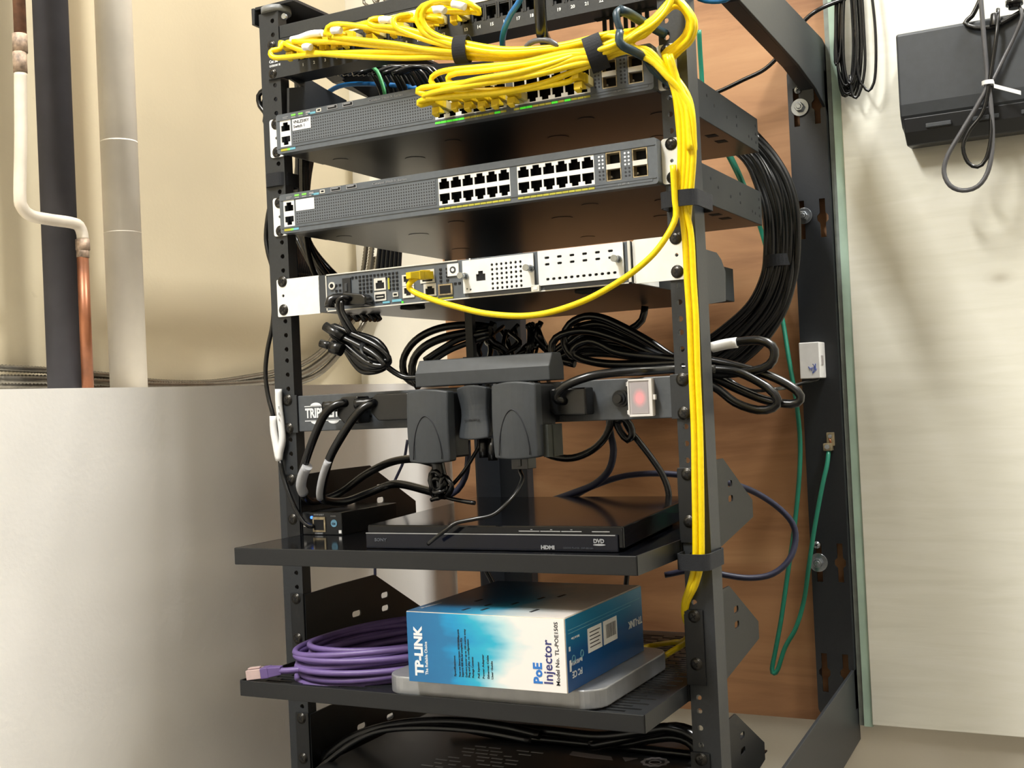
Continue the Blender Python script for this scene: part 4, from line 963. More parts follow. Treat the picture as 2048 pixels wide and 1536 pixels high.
ul(4, 'yellow cable of the upper bundle lying under the tall loop', [(690, 70, -44), (662, 66, -46), (664, 74, -48), (720, 80, -48), (790, 88, -47), (860, 100, -46), S1(4, -48)], mid(5, -46) + [(1262, 76, -36)] + loop(2))
ul(5, 'yellow cable of the upper bundle with the flat loop beside the second gap', [(772, 38, -42), (748, 38, -48), (738, 44, -50), (748, 52, -50), (800, 56, -50), (850, 68, -48), S1(-12, -48)], mid(-8, -46) + upout(2), [(760, 40, -50), (772, 39, -50), (784, 41, -50)])
ul(6, 'yellow cable of the upper bundle rising over the panel middle', [(822, 30, -42), (800, 32, -48), (788, 40, -52), (792, 54, -52), (815, 66, -50), (860, 82, -48), S1(-4, -50)], mid(-2, -48) + down(0)[0:0] + [(1262, 78, -38)] + loop(3))
ul(8, 'yellow cable of the upper bundle curling back to the panel middle port', [(884, 42, -44), (866, 36, -50), (846, 36, -52), (838, 46, -52), (852, 62, -50), (880, 78, -48), S1(-10, -46)], mid(-6, -44) + upout(1))
ul(11, 'yellow cable of the upper bundle making the big top loop, left strand', [(940, 24, -46), (918, 12, -52), (880, 4, -54), (846, 12, -54), (834, 32, -54), (842, 58, -52), (868, 76, -50), S1(-6, -52)], mid(0, -48) + down(1)[1:2][0:0] + [(1262, 82, -38)] + loop(1), [(868, 20, -56), (880, 18, -56), (890, 22, -56)])
ul(12, 'yellow cable of the upper bundle making the big top loop, right strand', [(958, 26, -46), (944, 10, -52), (905, 0, -56), (862, 6, -56), (844, 28, -56), (852, 54, -54), (876, 72, -52), S1(-15, -50)], mid(-10, -48) + upout(0), [(905, 8, -58), (918, 10, -58), (930, 14, -58)])
# lower bundle from the upper switch
def low(px, py, label, pts, after, extra=None):
    Y0_ = -16
    c = aY(px, py, -30)
    xs = c[0]; zz = c[2] - 1
    path = [(xs, -40, zz + 3)] + PY(0, *pts) + PY(0, *after)
    return ycable(label, GL, path, [((xs, -31, zz + 1), (0, 1, -.05), (0, 0, -1))])
M2 = lambda dy, Y: [S2(dy, Y)] 
low(880, 208, 'yellow cable of the lower bundle in the leftmost used port of the upper switch', [(862, 204, -46), (842, 210, -52), (838, 204, -54), (856, 198, -54), (920, 190, -52), (1000, 184, -50), (1080, 168, -48), (1140, 146, -46)], M2(22, -46) + [(1238, 106, -44)] + down(0))
low(918, 198, 'yellow cable of the lower bundle with the pointed loop at its left tip', [(890, 190, -44), (852, 188, -52), (835, 184, -54), (844, 176, -54), (890, 170, -54), (980, 158, -52), (1080, 140, -50), (1150, 122, -48)], M2(12, -50) + [(1238, 98, -48)] + down(1))
low(944, 198, 'yellow cable of the lower bundle bulging up highest near the left', [(920, 184, -46), (880, 178, -52), (862, 162, -54), (872, 148, -54), (900, 140, -54), (960, 134, -52), (1040, 126, -50), (1120, 108, -50)], M2(-6, -52) + [(1238, 82, -50)] + down(2))
low(971, 196, 'yellow cable of the lower bundle second from its top near the left', [(945, 180, -46), (905, 168, -52), (896, 156, -54), (912, 147, -56), (980, 140, -56), (1070, 126, -54), (1140, 110, -52)], M2(2, -54) + [(1238, 90, -52)] + upout(2, -44))
low(998, 192, 'yellow cable of the lower bundle running through its middle', [(960, 180, -46), (900, 184, -52), (885, 178, -55), (930, 170, -58), (1010, 158, -57), (1090, 140, -55), (1150, 118, -52)], M2(8, -56) + [(1238, 92, -54)] + upout(1, -46))
low(1030, 188, 'yellow cable of the lower bundle in the port before the divider of the upper switch', [(990, 180, -46), (930, 182, -52), (905, 176, -56), (950, 160, -60), (1030, 146, -60), (1100, 128, -56), (1155, 110, -52)], M2(-2, -58) + [(1238, 86, -56)] + loop(2, -40))
low(1163, 158, 'yellow cable plugged alone into the right half of the upper switch', [(1140, 162, -42), (1090, 172, -46), (1010, 184, -48), (930, 192, -50), (870, 196, -54), (848, 192, -56), (880, 182, -58), (960, 168, -58), (1060, 152, -56), (1140, 132, -52)], M2(16, -52) + [(1238, 100, -48)] + down(3))
# long cables down the right post
GP = 'yellow cables running down the right post'
ycable('yellow cable down the right post, left strand, ending behind the carton', GP, PY(0, (1330, 110, -30), *down(1)[2:], *post(0)), r=2.9)
ycable('yellow cable down the right post, middle strand', GP, PY(0, (1335, 112, -34), *down(2)[2:], *post(1)), r=2.9)
ycable('yellow cable down the right post, right strand', GP, PY(0, (1340, 110, -30), *down(3)[2:], *post(2)), r=2.9)
# router cable
rc = thing('patch_cable', 'yellow cable swinging in a long bow from the right post to the dark grey router', 'cable', aY(845, 560, -20))
MB().tube(smooth(PY(0, (1346, 330, -30), (1350, 400, -27), (1352, 432, -26), (1335, 470, -30), (1300, 515, -34), (1240, 562, -36), (1160, 605, -38), (1070, 630, -38), (980, 628, -38), (900, 610, -36), (845, 592, -32), (822, 580, -30), (818, 570, -32), (826, 560, -30), (838, 552, -24)), 5), 3.0, 10).build('cable_jacket', m_yel, rc, fix=False)
c = aY(846, 556, -16); rj((c[0] - 1, -24, c[2] + 2), (.25, 1, .05), (0, 0, 1), rc, m_yplug, m_yplug, 1, False)
# short yellow ends on the middle shelf
y2 = thing('patch_cable', 'short yellow cable end lying on the middle shelf right of the carton', 'cable', aZ(1330, 1300, -671))
MB().tube(smooth([aY(1385, 1262, 30), aZ(1366, 1282, -655), aZ(1345, 1285, -662), aZ(1300, 1292, -671), aZ(1270, 1302, -671)], 4), 2.9, 10).build('cable_jacket', m_yel, y2, fix=False)
y3 = thing('patch_cable', 'yellow cable end with a pale plug pointing at the silver computer', 'cable', aZ(1340, 1300, -671))
MB().tube(smooth([aY(1388, 1270, 22), aZ(1368, 1288, -656), aZ(1345, 1302, -664), aZ(1327, 1314, -668)], 4), 3.1, 10).build('cable_jacket', m_yel, y3, fix=False)
MB().tube([aZ(1327, 1314, -668), aZ(1308, 1326, -669)], 4.2, 8).build('pale_plug', m_clear, y3)
# straps around the bundles
def strap(label, c, w, ru, rv, wd):
    w = Vector(w).normalized(); v = Vector((0, 0, 1)); v = (v - w * v.dot(w)).normalized(); u = w.cross(v)
    return tag(MB().band(c, u, v, w, ru, rv, wd, 1.6, 32).build('cable_strap', m_velcro), label, 'strap', 'hook and loop cable straps')
strap('black cloth strap around the upper yellow bundle, left of the blue cable', aY(925, 99, -46), (1, .1, -.05), 9.5, 12.5, 14)
strap('black cloth strap around the thick yellow bundle near the blue-grey ring', aY(1192, 106, -48), (1, .3, .3), 13, 15.5, 17)
# cable ring
dr = thing('cable_ring', 'slate blue metal cable guide ring at the right end of the patch panel', 'cable guide', aY(1330, 110, -4))
pts = PY(0, (1238, 22, -56), (1236, 40, -60), (1243, 60, -62))
m = MB()
def strip(p, wv, wd, th): 
    m.tube(p, [wd / 2] * len(p), 6, flat=wv)
strip(smooth(PY(0, (1262, 30, -20), (1248, 24, -40), (1238, 20, -56), (1232, 28, -62), (1236, 48, -62), (1242, 62, -60)), 3), (0, 0, 1), 6.5, 2)
strip(smooth(PY(0, (1238, 20, -56), (1256, 26, -48), (1282, 42, -30), (1310, 58, -10), (1330, 68, 0)), 4), (0, 0, 1), 10, 2)
strip(smooth(PY(0, (1240, 62, -62), (1238, 80, -64), (1246, 92, -62), (1262, 100, -54), (1285, 112, -40), (1312, 128, -20), (1332, 142, -6)), 4), (0, 0, 1), 8, 2)
m.build('ring_wire', m_dring, dr, fix=False)
a, b, c, d = [aY(*q) for q in ((1278, 112, -40), (1356, 160, 0), (1354, 190, 0), (1300, 145, -24))]
a2, b2 = aY(1322, 62, -4), aY(1362, 96, 3)
MB().add([a, b, c, d] + [tuple(Vector(q) + Vector((0, 2, 0))) for q in (a, b, c, d)], [(0, 1, 2, 3), (4, 7, 6, 5), (0, 4, 5, 1), (1, 5, 6, 2), (2, 6, 7, 3), (3, 7, 4, 0)]).build('ring_plate', m_dring, dr)
# blue, black cords crossing the patch panel
cable('blue_cable', 'blue network cable plugged into the patch panel right of the yellow ones', 'cable', PY(0, (1052, -40, -60), (1040, 0, -52), (1022, 28, -44), (1010, 55, -34), (1005, 80, -10), (1006, 100, 20)), 3.0, m_blue)
cable('black_cable', 'thick black cable hanging over the patch panel beside the blue one', 'cable', PY(0, (1078, -40, -60), (1080, 10, -58), (1082, 45, -52), (1084, 66, -44), (1092, 84, -20), (1100, 100, 20)), 6.0, m_cord)
cable('black_cable', 'arch of grey-black cable poking up behind the thick yellow bundle', 'cable', PY(0, (1048, 100, -44), (1060, 86, -46), (1080, 80, -47), (1100, 82, -46), (1120, 96, -42)), 2.6, m_cordg)
cable('blue_cable', 'blue cable end at the very top right above the post', 'cable', PY(30, (1380, -20), (1400, -3), (1425, 2), (1450, -1), (1470, -14)), 3.0, m_blue)
# ================================================================ black cords
# loops of mains cord right of centre, above the power strip
GC = 'heavy black mains cords looped above the power strip'
cable('mains_cord', 'heavy black cord making the tallest arch above the power strip', 'cord', PY(120, (1420, 738), (1350, 716), (1300, 684), (1250, 656), (1205, 636), (1170, 633), (1140, 648), (1127, 675), (1136, 702), (1160, 718), (1230, 728), (1330, 724), (1420, 730)), 4.3, m_cord, GC)
cable('mains_cord', 'heavy black cord making the middle arch above the power strip', 'cord', PY(105, (1420, 745), (1345, 722), (1290, 700), (1230, 676), (1180, 662), (1140, 664), (1112, 676), (1103, 698), (1114, 718), (1150, 728)), 4.3, m_cord, GC)
cable('mains_cord', 'heavy black cord making the small inner loop above the power strip', 'cord', PY(90, (1420, 726), (1330, 716), (1240, 706), (1200, 688), (1178, 682), (1155, 690), (1146, 704), (1164, 718), (1210, 728), (1270, 729), (1340, 726), (1420, 722)), 4.2, m_cord, GC)
cable('mains_cord', 'heavy black cord filling the right of the loops above the power strip', 'cord', PY(135, (1150, 655), (1200, 648), (1260, 672), (1320, 706), (1400, 738)), 4.6, m_cord, GC)
sh = thing('cord_sheaf', 'dark sheaf of cords packed behind the looped mains cords above the power strip', 'cords', aY(1280, 700, 170), None)
m = MB(); rr = random.Random(44)
for k in range(11):
    f = k / 10
    m.tube(smooth(PY(165 + rr.uniform(-10, 14), (1400, 742 - 4 * f), (1340, 726 - 14 * f), (1280, 716 - 38 * f + rr.uniform(-3, 3)), (1220, 708 - 52 * f), (1170, 706 - 52 * f + rr.uniform(-3, 3)), (1130, 716 - 30 * f), (1100, 730 - 20 * f)), 8), 4.2, 8)
m.build('cord_strands', m_cord, sh, fix=False)
cable('mains_cord', 'short black cord curving up behind the right end of the router', 'cord', PY(260, (1290, 612), (1284, 640), (1262, 658), (1230, 668), (1190, 676)), 4.4, m_cord)
cable('mains_cord', 'black cord leaving the plug beside the reset button and running right', 'cord', PY(0, (1128, 802, -22), (1116, 800, -28), (1112, 790, -30), (1130, 772, -30), (1175, 754, -26), (1230, 745, -14), (1290, 742, 4), (1350, 738, 40), (1430, 738, 60)), 4.3, m_cord)
# outside the right post
GR = 'heavy black cord loops outside the right post'
rp = thing('mains_cord', 'heavy black cord with a white tag looping out to the right of the right post', 'cord', aY(1550, 710, 90), GR)
MB().tube(smooth(PY(90, (1350, 716), (1425, 694), (1475, 684), (1520, 681), (1544, 692), (1549, 710), (1538, 730), (1505, 742), (1440, 748), (1350, 744)), 6), 4.5, 10).build('cord_jacket', m_cord, rp, fix=False)
o = MB().tube(smooth(PY(89, (1424, 695), (1448, 689), (1474, 685)), 4), 5.4, 12).build('paper_tag', m_label, rp, fix=False); o['label'] = 'white printed tag'
cable('mains_cord', 'heavy black cord making the longest loop right of the right post', 'cord', PY(95, (1350, 712), (1425, 722), (1490, 737), (1550, 756), (1594, 782), (1600, 800), (1582, 808), (1530, 800), (1470, 776), (1425, 755), (1350, 735)), 4.4, m_cord, GR)
cable('mains_cord', 'heavy black cord making the lowest loop right of the right post', 'cord', PY(85, (1350, 735), (1425, 738), (1480, 746), (1535, 775), (1555, 800), (1546, 816), (1515, 820), (1470, 805), (1425, 772), (1350, 745)), 4.4, m_cord, GR)
cable('thin_cord', 'thin black cord running from the right post loops to the white box', 'cord', PY(300, (1400, 700, 200), (1450, 752), (1500, 780), (1560, 777), (1600, 768, 480), (1640, 758, 520)), 2.2, m_cord)
# left plugs and cords
def tagged(label, pts, r, tagpts, tr, g):
    t = thing('mains_cord', label, 'cord', pts[0], g)
    MB().tube(smooth(pts, 5), r, 12).build('cord_jacket', m_cord, t, fix=False)
    o = MB().tube(smooth(tagpts, 4), tr, 12).build('paper_tag', paint('grey_white_tag', (176, 178, 182), .45, 0, .05), t, fix=False); o['label'] = 'pale paper tag'
GG = 'tagged black cords hanging from the left plugs'
tagged('black cord with a pale grey tag curving down nearest the left post', PY(0, (694, 806, -22), (672, 810, -30), (650, 828, -34), (632, 865, -36), (615, 910, -34), (605, 945, -28), (602, 970, -22), (610, 995, -8), (632, 1002, 20), (680, 985, 60), (730, 950, 80), (780, 925, 80), (830, 918, 60), (880, 930, 50)), 4.6, PY(0, (615, 932, -33), (606, 950, -28), (602, 972, -22), (607, 986, -14)), 5.6, GG)
tagged('black cord with a white and clear tag, second from the left post', PY(0, (748, 806, -22), (728, 815, -30), (706, 838, -34), (680, 878, -36), (660, 915, -34), (650, 950, -28), (644, 980, -20), (648, 1000, -6), (690, 1003, 30), (740, 985, 60), (790, 968, 70), (850, 980, 50), (880, 990, 40)), 4.6, PY(0, (656, 922, -37), (646, 950, -32), (640, 980, -24), (640, 996, -16)), 4.0, GG)
# tied clump of cords hanging below the left adapter
cl = thing('tied_cords', 'knotted clump of black cords hanging below the left adapter onto the disc player', 'cords', aY(880, 990, -20))
m = MB(); rr = random.Random(21)
m.tube(smooth(PY(-30, (874, 918), (878, 940), (882, 960), (884, 985)), 4), 7, 10)
for k in range(7):
    x, y = 878 + rr.uniform(-8, 12), 968 + rr.uniform(-12, 16)
    m.tube(smooth([aY(x + 14 * math.cos(a) * rr.uniform(.6, 1.1), y + 24 * math.sin(a) * rr.uniform(.7, 1.1), -30 + 8 * math.sin(a + k)) for a in [2 * PI * i / 8 for i in range(8)]], 4, True), 2.4, 8, closed=True)
m.tube(smooth(PY(-24, (862, 1000), (875, 996), (890, 994), (905, 998), (935, 1004), (950, 1006)), 4), 2.2, 8)
m.build('cord_loops', m_cord, cl, fix=False)
cable('adapter_cord', 'twisted black cord from the small adapter down to the knotted clump', 'cord', PY(-20, (958, 878), (958, 892), (948, 910), (935, 932), (918, 955), (902, 972), (892, 980)), 2.0, m_cord)
cable('adapter_cord', 'thin glossy black cord falling from the right adapter across the disc player front', 'cord', PY(0, (1040, 912, -30), (1040, 940, -34), (1045, 958, -50), (1032, 985, -70), (1010, 1010, -86), (985, 1030, -96), (950, 1038, -103), (912, 1046, -108), (895, 1058, -112), (872, 1075, -114), (856, 1088, -112)), 1.9, m_cord, step=3)
cable('adapter_cord', 'loose black cord dropping behind the gap between left and small adapters', 'cord', PY(40, (935, 880), (936, 920), (930, 955), (915, 980), (895, 992)), 3.4, m_navy)
# router power cord bundle
rb = thing('router_power_cord', 'folded bundle of black power cord hanging below the left side of the router', 'cord', aY(740, 700, -20))
m = MB(); rr = random.Random(8)
for k in range(8):
    a = (664 + rr.uniform(-4, 6), 656 + rr.uniform(-6, 10)); b = (772 + rr.uniform(-6, 8), 726 + rr.uniform(-8, 10)); w = 13 + rr.uniform(-6, 12)
    dx, dy = b[0] - a[0], b[1] - a[1]; L = math.hypot(dx, dy); nx, ny = -dy / L, dx / L
    Y = -26 + 5 * k
    q = [a, (a[0] + dx * .3 + nx * w * .7, a[1] + dy * .3 + ny * w * .7), (a[0] + dx * .75 + nx * w * 1.5, a[1] + dy * .75 + ny * w * 1.5), b, (a[0] + dx * .75 - nx * w, a[1] + dy * .75 - ny * w), (a[0] + dx * .3 - nx * w * .6, a[1] + dy * .3 - ny * w * .6)]
    m.tube(smooth([aY(x, y, Y + rr.uniform(-3, 3)) for x, y in q], 4, True), 3.2, 8, closed=True)
m.build('cord_loops', m_cord, rb, fix=False)
m = MB()
m.tube(smooth(PY(0, (700, 598, -22), (688, 594, -28), (676, 602, -30), (678, 622, -28), (690, 650, -26), (702, 668, -24)), 4), 2.8, 8)
m.build('cord_end', m_cord, rb, fix=False); m = MB()
m.tube(smooth(PY(0, (684, 600, -28), (684, 620, -28), (700, 650, -26), (712, 668, -22)), 4), 2.8, 8)
m.build('cord_end', m_cord, rb, fix=False); m = MB()
m.tube(smooth(PY(0, (770, 730, 0), (790, 745, 6), (812, 755, 8), (840, 755, 10)), 4), 3.2, 8)
m.build('cord_end', m_cord, rb, fix=False)
a, b = aY(641, 686, -34), aY(684, 700, -30)
MB().tube([a, tuple((Vector(a) + Vector(b)) / 2)], 4.2, 12).tube([tuple((Vector(a) + Vector(b)) / 2), b], 7, 12).build('ferrite_bead', m_cord, rb, fix=False)
a, b = aY(650, 652, -30), aY(686, 676, -28)
MB().tube([a, b], 5, 12).build('cord_end_loop', m_cord, rb, fix=False)
c = aY(752, 708, -12); MB().band(c, (-.5, 0, .8), (0, 1, 0), (.8, 0, -.5), 15, 24, 4, 1).build('twist_tie', m_blackpl, rb)
pq = thing('router_power_plug', 'black right-angle power plug pushed into the left of the router', 'plug', aY(720, 595, -10))
a, b, c = aY(742, 598, -12), aY(712, 590, -20), aY(690, 588, -26)
MB().prism([(-137, -272), (-112, -276), (-108, -279), (-108, -287), (-112, -288), (-140, -286)], 'y', -22, -7).build('plug_body', m_cord, pq, bevel=1.5)
MB().tube(smooth([(-136, -15, -279), (-146, -22, -278), (-150, -26, -281), (-151, -27, -287)], 3), [6.6] * 99, 14).build('strain_relief', m_cord, pq, fix=False) if 0 else MB().tube(smooth([(-136, -15, -279), (-144, -20, -278), (-150, -26, -280), (-151, -27, -288)], 3), 5.6, 14).build('strain_relief', m_cord, pq, fix=False)
# cords behind: arcs left of the brick
GB = 'black cords arcing behind the power brick'
cable('mains_cord', 'outer black cord arc rising behind the left end of the power brick', 'cord', PY(110, (840, 772), (812, 755), (806, 722), (822, 690), (850, 668), (890, 654), (940, 650), (990, 655)), 4.4, m_cord, GB)
cable('mains_cord', 'inner black cord arc rising behind the left end of the power brick', 'cord', PY(100, (838, 775), (824, 748), (828, 718), (848, 694), (880, 678), (920, 668), (980, 660)), 4.8, m_cord, GB)
cable('mains_cord', 'black cord pair sloping up right behind the power brick', 'cord', PY(95, (850, 720), (880, 700), (920, 678), (980, 664)), 3.6, m_cord, GB)
cable('mains_cord', 'lower sloping black cord behind the power brick', 'cord', PY(98, (848, 735), (890, 706), (925, 690), (980, 672)), 3.4, m_cord, GB)
tag(MB().box(-52, -43, 90, 98, -380, -290).box(-58, -52, 92, 96, -380, -345).build('support_strip', m_steel2), 'thin dark upright strip standing behind the left of the power brick', 'bracket')
# clump of dark cords in the centre behind the brick
ck = thing('cable_clump', 'dense clump of thin black cords behind the power brick, under the router', 'cords', aY(1030, 690, 200))
m = MB(); rr = random.Random(31)
for k in range(26):
    x, y = 955 + rr.uniform(0, 150), 650 + rr.uniform(-8, 12)
    m.tube(smooth([aY(x + 26 * rr.uniform(-1, 1) * (j > 0), y + 30 * j + rr.uniform(-6, 6), 180 + rr.uniform(-30, 30)) for j in range(5)], 7), rr.choice((2, 2.6, 3.4)), 7)
m.build('cord_strands', m_cord, ck, fix=False)
# bundle inside the left post
lbn = thing('cable_bundle', 'bundle of black cables running down inside the left post behind the switches', 'cables', aY(610, 400, 90))
m = MB(); rr = random.Random(17)
for k in range(11):
    o = rr.uniform(-10, 10); Y = 70 + rr.uniform(-20, 45); f = rr.random()
    m.tube(smooth([aY(x, y, Y) for x, y in ((600 + o, 130), (606 + o, 230), (604 + o, 330), (606 + o, 420), (610 + o * .8, 480), (622 + o + f * 30, 540), (650 + f * 70 + o, 590 + f * 8), (700 + 60 * f, 640))], 9), 3.3, 7)
for k in range(5):
    o = 5 * k; Y = 120 + 8 * k
    m.tube(smooth([aY(x, y, Y) for x, y in ((590 + o, 470), (610 + o, 510), (640 + o, 560 - o), (690 + o, 610), (750, 640))], 8), 2.8, 7)
m.build('cable_strands', m_cord, lbn, fix=False)
dk = thing('cable_mass', 'dark sheaf of black cables between the left post and the switches', 'cables', aY(605, 420, 150))
m = MB(); rr = random.Random(18)
for k in range(9):
    o = 4 * k
    m.tube(smooth([aY(x, y, 150 + 3 * k) for x, y in ((596 + o * .7, 200), (598 + o * .8, 300), (594 + o * .7, 360), (592 + o * .6, 430), (590 + o * .7, 500), (596 + o, 560))], 9), 4, 7)
m.build('cable_strands', m_cord, dk, fix=False)
# cables dropping from the back of the switches to the router
bk = thing('cable_bundle', 'sheaf of black cables dropping between the lower switch and the router', 'cables', aY(775, 510, 360))
m = MB()
for k in range(6): m.tube(smooth([aY(x, y, 365 + 2 * k) for x, y in ((764 + 7 * k, 440), (760 + 8 * k, 490), (755 + 8.5 * k, 540), (750 + 9 * k, 595))], 9), 3.6, 7)
m.build('cable_strands', m_cord, bk, fix=False)
for x, l in ((893, 'left'), (945, 'right')):
    cable('mains_cord', '%s of two black cords hanging behind the gap above the router' % l, 'cord', PY(420, (x - 6, 440), (x, 490), (x + 4, 540), (x + 6, 600)), 5.2, m_cord)
# cables behind the patch panel
pb2 = thing('cable_bundle', 'fan of black cables dropping from the rear of the patch panel', 'cables', aY(760, 160, 60))
m = MB(); rr = random.Random(14)
for k in range(14):
    x = 735 + 10 * k; Y = 85 + rr.uniform(0, 50)
    m.tube(smooth([aY(a, b, Y + d) for a, b, d in ((x - 70, 148, -20), (x - 30, 134, -5), (x, 138, 0), (x + 20, 165, 10), (x + 32, 200, 20), (x + 40, 260, 30))], 7), 3.0, 7)
m.build('cable_strands', m_cord, pb2, fix=False)
tag(MB().prism([aY(u, v, 150)[::2] for u, v in ((657, 138), (657, 144), (736, 193), (748, 240), (985, 240), (985, 122))], 'y', 150, 153).build('dark_backing_sheet', m_inner), 'dark sheet added to fill the dark gap behind the left half of the patch panel', 'backing sheet')  # added dark sheet, outlined to fill the dark area behind the panel
MB().prism([aX(u, v, -214)[1:] for u, v in ((583, 148), (612, 155), (650, 178), (692, 201), (692, 236), (577, 236), (577, 176), (606, 174), (580, 158))], 'x', -216, -213).build('lacing_bracket', m_steel2, None)
tag(bpy.data.objects['lacing_bracket'], 'dark sloping plate in the gap just right of the left post, under the patch panel', 'bracket')
cable('blue_cable', 'blue cable arching behind the gap between patch panel and upper switch', 'cable', PY(130, (640, 205), (660, 182), (690, 170), (740, 168), (800, 172), (860, 180), (920, 186)), 3.0, m_blue)
cable('green_cable', 'short bright green cable glimpsed among the black ones behind the patch panel', 'cable', PY(75, (742, 132), (754, 142), (762, 160), (768, 180), (772, 205)), 2.2, paint('green_cable', (60, 150, 90), .4, 0, 0))
# cord loop outside the left post
cable('thin_cord', 'small loop of black cord sticking out left of the post at the upper switch', 'cord', PY(20, (545, 176), (528, 180), (517, 192), (520, 212), (532, 228), (530, 242), (540, 262), (550, 268)), 3.0, m_cord)
cable('thin_cord', 'second small black cord loop behind the left post at the upper switch', 'cord', PY(26, (546, 186), (530, 196), (526, 215), (534, 235), (548, 246)), 2.6, m_cord)
lc = thing('thin_cord', 'thin black cord running down the outside of the left post with a folded white tag', 'cord', aY(540, 600, 4))
MB().tube(smooth(PY(0, (548, 396, 12), (538, 420, 8), (532, 470, 6), (536, 505, 4), (545, 540, 4), (548, 600, 4), (545, 650, 4), (535, 700, 2), (531, 745, 0), (536, 790, -2), (546, 830, -4), (548, 850, -4)), 5), 2.6, 10).build('cord_upper', m_cord, lc, fix=False)
m = MB()
m.tube(smooth(PY(-6, (557, 778), (558, 810), (562, 845), (565, 880), (560, 905), (558, 922)), 4), [4.0] * 400, 8)
m.tube(smooth(PY(-4, (547, 832), (548, 860), (553, 890), (558, 918)), 4), 4.4, 8)
o = m.build('paper_tag', m_label, lc, fix=False); o['label'] = 'folded white paper tag'
for i, s_ in enumerate('TEL'): text(s_, 4, 'front', tuple(Vector(aY(556 + i, 818 + 12 * i, -10.5))), m_ink, lc, 'tag_print')
MB().tube(smooth(PY(0, (560, 920, -6), (566, 950, -6), (577, 985, -8), (590, 1015, -8), (604, 1040, -7), (618, 1052, -6), (628, 1052, -3)), 5), 2.6, 10).build('cord_lower', m_cord, lc, fix=False)
# cords in the gap under the power strip, right
GD = 'dark cords crossing the plywood below the power strip'
cable('dark_cord', 'dark cord bowing right to left just under the power strip', 'cord', PY(200, (1070, 895), (1105, 912), (1145, 916), (1185, 900), (1212, 872), (1222, 840), (1224, 800)), 4.4, m_cord, GD)
cable('dark_cord', 'dark cord dropping from the knot and sweeping down to the left', 'cord', PY(210, (1218, 800), (1220, 860), (1227, 900), (1218, 940), (1190, 968), (1150, 985), (1090, 1006)), 4.2, m_navy, GD)
cable('dark_cord', 'dark flat cord dropping from the knot to the back right of the disc player', 'cord', PY(215, (1240, 800), (1252, 848), (1275, 880), (1300, 912), (1325, 950), (1337, 985), (1337, 1030)), 3.8, m_cord, GD)
cable('dark_cord', 'knot of dark cord just under the power strip', 'cord', PY(205, (1228, 830), (1240, 862), (1256, 880), (1264, 868), (1260, 850), (1245, 836), (1232, 848)), 4.4, m_cord, GD)
cable('dark_cord', 'navy cord arching out past the right post and back under the shelf', 'cord', PY(0, (1150, 992, 260), (1180, 975, 260), (1240, 954, 270), (1300, 947, 280), (1360, 950, 290), (1440, 962, 300), (1500, 980, 330), (1550, 1010, 350), (1584, 1045, 360), (1591, 1080, 360), (1578, 1120, 350), (1545, 1148, 340), (1500, 1156, 330), (1450, 1150, 320), (1400, 1138, 310), (1330, 1150, 300)), 3.8, m_navy, GD)
cable('dark_cord', 'thin dark cord hanging behind the left adapter down the wall', 'cord', PY(300, (815, 880), (808, 920), (795, 950), (782, 980), (770, 1030), (752, 1100), (750, 1160)), 2.0, m_navy, GD)
cable('dark_cord', 'dark cord pair dropping left below the upper shelf', 'cord', PY(330, (955, 1100), (972, 1140), (985, 1165), (1000, 1200)), 3.4, m_cord, GD)
cable('dark_cord', 'short dark cord seen under the upper shelf toward the right', 'cord', PY(330, (1258, 1100), (1254, 1150), (1250, 1190)), 3.4, m_cord, GD)
cable('green_cable', 'teal cable peeping out between the two switches at the right', 'cable', PY(400, (1455, 300), (1475, 340), (1500, 400), (1520, 450)), 3.0, m_green)
# ================================================================ lowest shelf equipment
lw = thing('black_appliance', 'black vented appliance on the lowest shelf with grey printed marks on top', 'appliance', (10, 60, -806))
MB().box(-170, 216, -95, 190, -804, -770).build('appliance_body', m_blackpl, lw, bevel=2)
m = MB(); r = random.Random(6)
for j in range(8):
    for i in range(5):
        x = -66 + 17 * i + (j % 2) * 7 + j * 2; y = -20 + 11 * j
        if (i + j) % 5 == 4: continue
        m.box(x, x + r.choice((9, 13, 14)), y, y + 2.2, -770, -769.6)
m.build('top_vent_marks', m_gink, lw)
c = aZ(1310, 1525, -770)
m = MB()
m.tube([(c[0] + 12 * math.cos(t) * (1.12 if i % 2 else .94), c[1] + 12 * math.sin(t) * (1.12 if i % 2 else .94), -769.9) for i, t in enumerate([2 * PI * i / 20 for i in range(20)])], 1.5, 5, closed=True)
m.tube([(c[0] + 6 * math.cos(t), c[1] + 6 * math.sin(t), -769.9) for t in [2 * PI * i / 16 for i in range(16)]], .7, 5, closed=True)
dimi = paint('dim_grey_print', (150, 144, 146), .5, 0, 0)
m.build('round_emblem', dimi, lw)
text('ARMOR ASUS', 15, 'top', (aZ(1140, 1502, -770)[0], aZ(1140, 1510, -770)[1], -769.9), dimi, lw, 'printed_mark', -.1, bold=.3) if 0 else None
m = MB()
a = aZ(1145, 1503, -770); m.prism([(a[0], a[1]), (a[0] + 46, a[1] - 4), (a[0] + 52, a[1] - 14), (a[0] + 24, a[1] - 15), (a[0] + 2, a[1] - 12)], 'z', -770, -769.7)
b = aZ(1245, 1515, -770); m.prism([(b[0], b[1]), (b[0] + 16, b[1] + 2), (b[0] + 8, b[1] - 12)], 'z', -770, -769.7)
m.build('printed_mark', dimi, lw)
for i, pts in enumerate((((640, 1536), (700, 1490), (760, 1462), (850, 1455), (960, 1462), (1060, 1480)), ((620, 1536), (665, 1500), (720, 1468), (800, 1448), (900, 1442), (1000, 1452), (1080, 1470)))):
    cable('dark_cord', ('thick' if i else 'thin') + ' black cord arching over the appliance on the lowest shelf at the left', 'cord', PY(-40 + 60 * i, *pts), (3.4, 5)[i], m_cord)
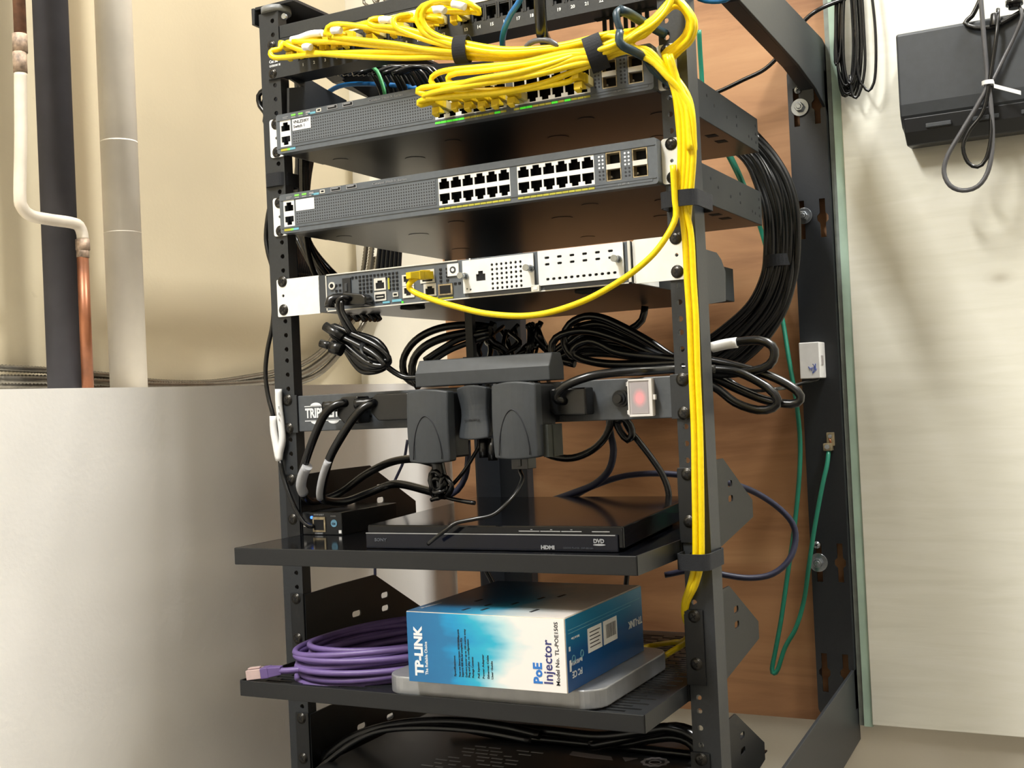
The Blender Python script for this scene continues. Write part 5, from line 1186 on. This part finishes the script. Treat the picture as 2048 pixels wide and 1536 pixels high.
GE = 'black cords piled under the middle shelf at the right'
for i, pts in enumerate((((1010, 1455), (1100, 1462), (1200, 1472), (1290, 1462), (1340, 1456), (1390, 1476), (1405, 1520)), ((1180, 1492), (1250, 1478), (1310, 1462), (1352, 1454), (1392, 1468), (1402, 1500)),
                         ((1150, 1470), (1240, 1488), (1300, 1478), (1350, 1474), (1385, 1490), (1400, 1530)), ((900, 1450), (1000, 1470), (1100, 1480), (1200, 1490), (1300, 1500), (1390, 1510)))):
    cable('dark_cord', ('topmost', 'second', 'third', 'lowest')[i] + ' of the black cords piled under the middle shelf at the right', 'cord', PY(30 + 20 * i, *pts), 5, m_cord, GE)

# ================================================================ light, camera
def area(name, loc, tgt, sx, sy, pw, col):
    l = bpy.data.lights.new(name, 'AREA'); l.shape = 'RECTANGLE'; l.size = sx; l.size_y = sy; l.energy = pw; l.color = col
    o = bpy.data.objects.new(name, l); COL.objects.link(o); o.location = W(*loc)
    d = W(*tgt) - o.location; o.rotation_euler = d.to_track_quat('-Z', 'Y').to_euler(); return o
area('ceiling_or_fill_light', (1000, 240, 1485), (1000, 240, 0), .3, .5, 88, (1, .99, .965))
area('ceiling_or_fill_light', (-260, -1400, 1485), (-260, -1400, 0), .3, 1.0, 98, (1, .99, .965))
area('ceiling_or_fill_light', (1500, -1500, 1485), (1500, -1500, 0), .3, 1.2, 12, (1, .99, .965))  # unseen front-right fill, added to brighten the white pipe and the board
w = bpy.data.worlds.new('room'); SC.world = w; w.use_nodes = True
w.node_tree.nodes['Background'].inputs[0].default_value = (.9, .95, 1, 1); w.node_tree.nodes['Background'].inputs[1].default_value = .02
cam = bpy.data.cameras.new('camera'); co = bpy.data.objects.new('camera', cam); COL.objects.link(co)
cam.sensor_fit = 'HORIZONTAL'; cam.sensor_width = 36; cam.lens = FPX * 36 / 2048; cam.clip_start = .01
R3 = Matrix((RM[0], -RM[1], -RM[2])).transposed()
co.matrix_world = Matrix.Translation(W(*CAM)) @ R3.to_4x4()
SC.camera = co
SC.view_settings.view_transform = 'Standard'; SC.view_settings.look = 'None'; SC.view_settings.gamma = 1; SC.view_settings.use_curve_mapping = False
SC.view_settings.exposure = -.3
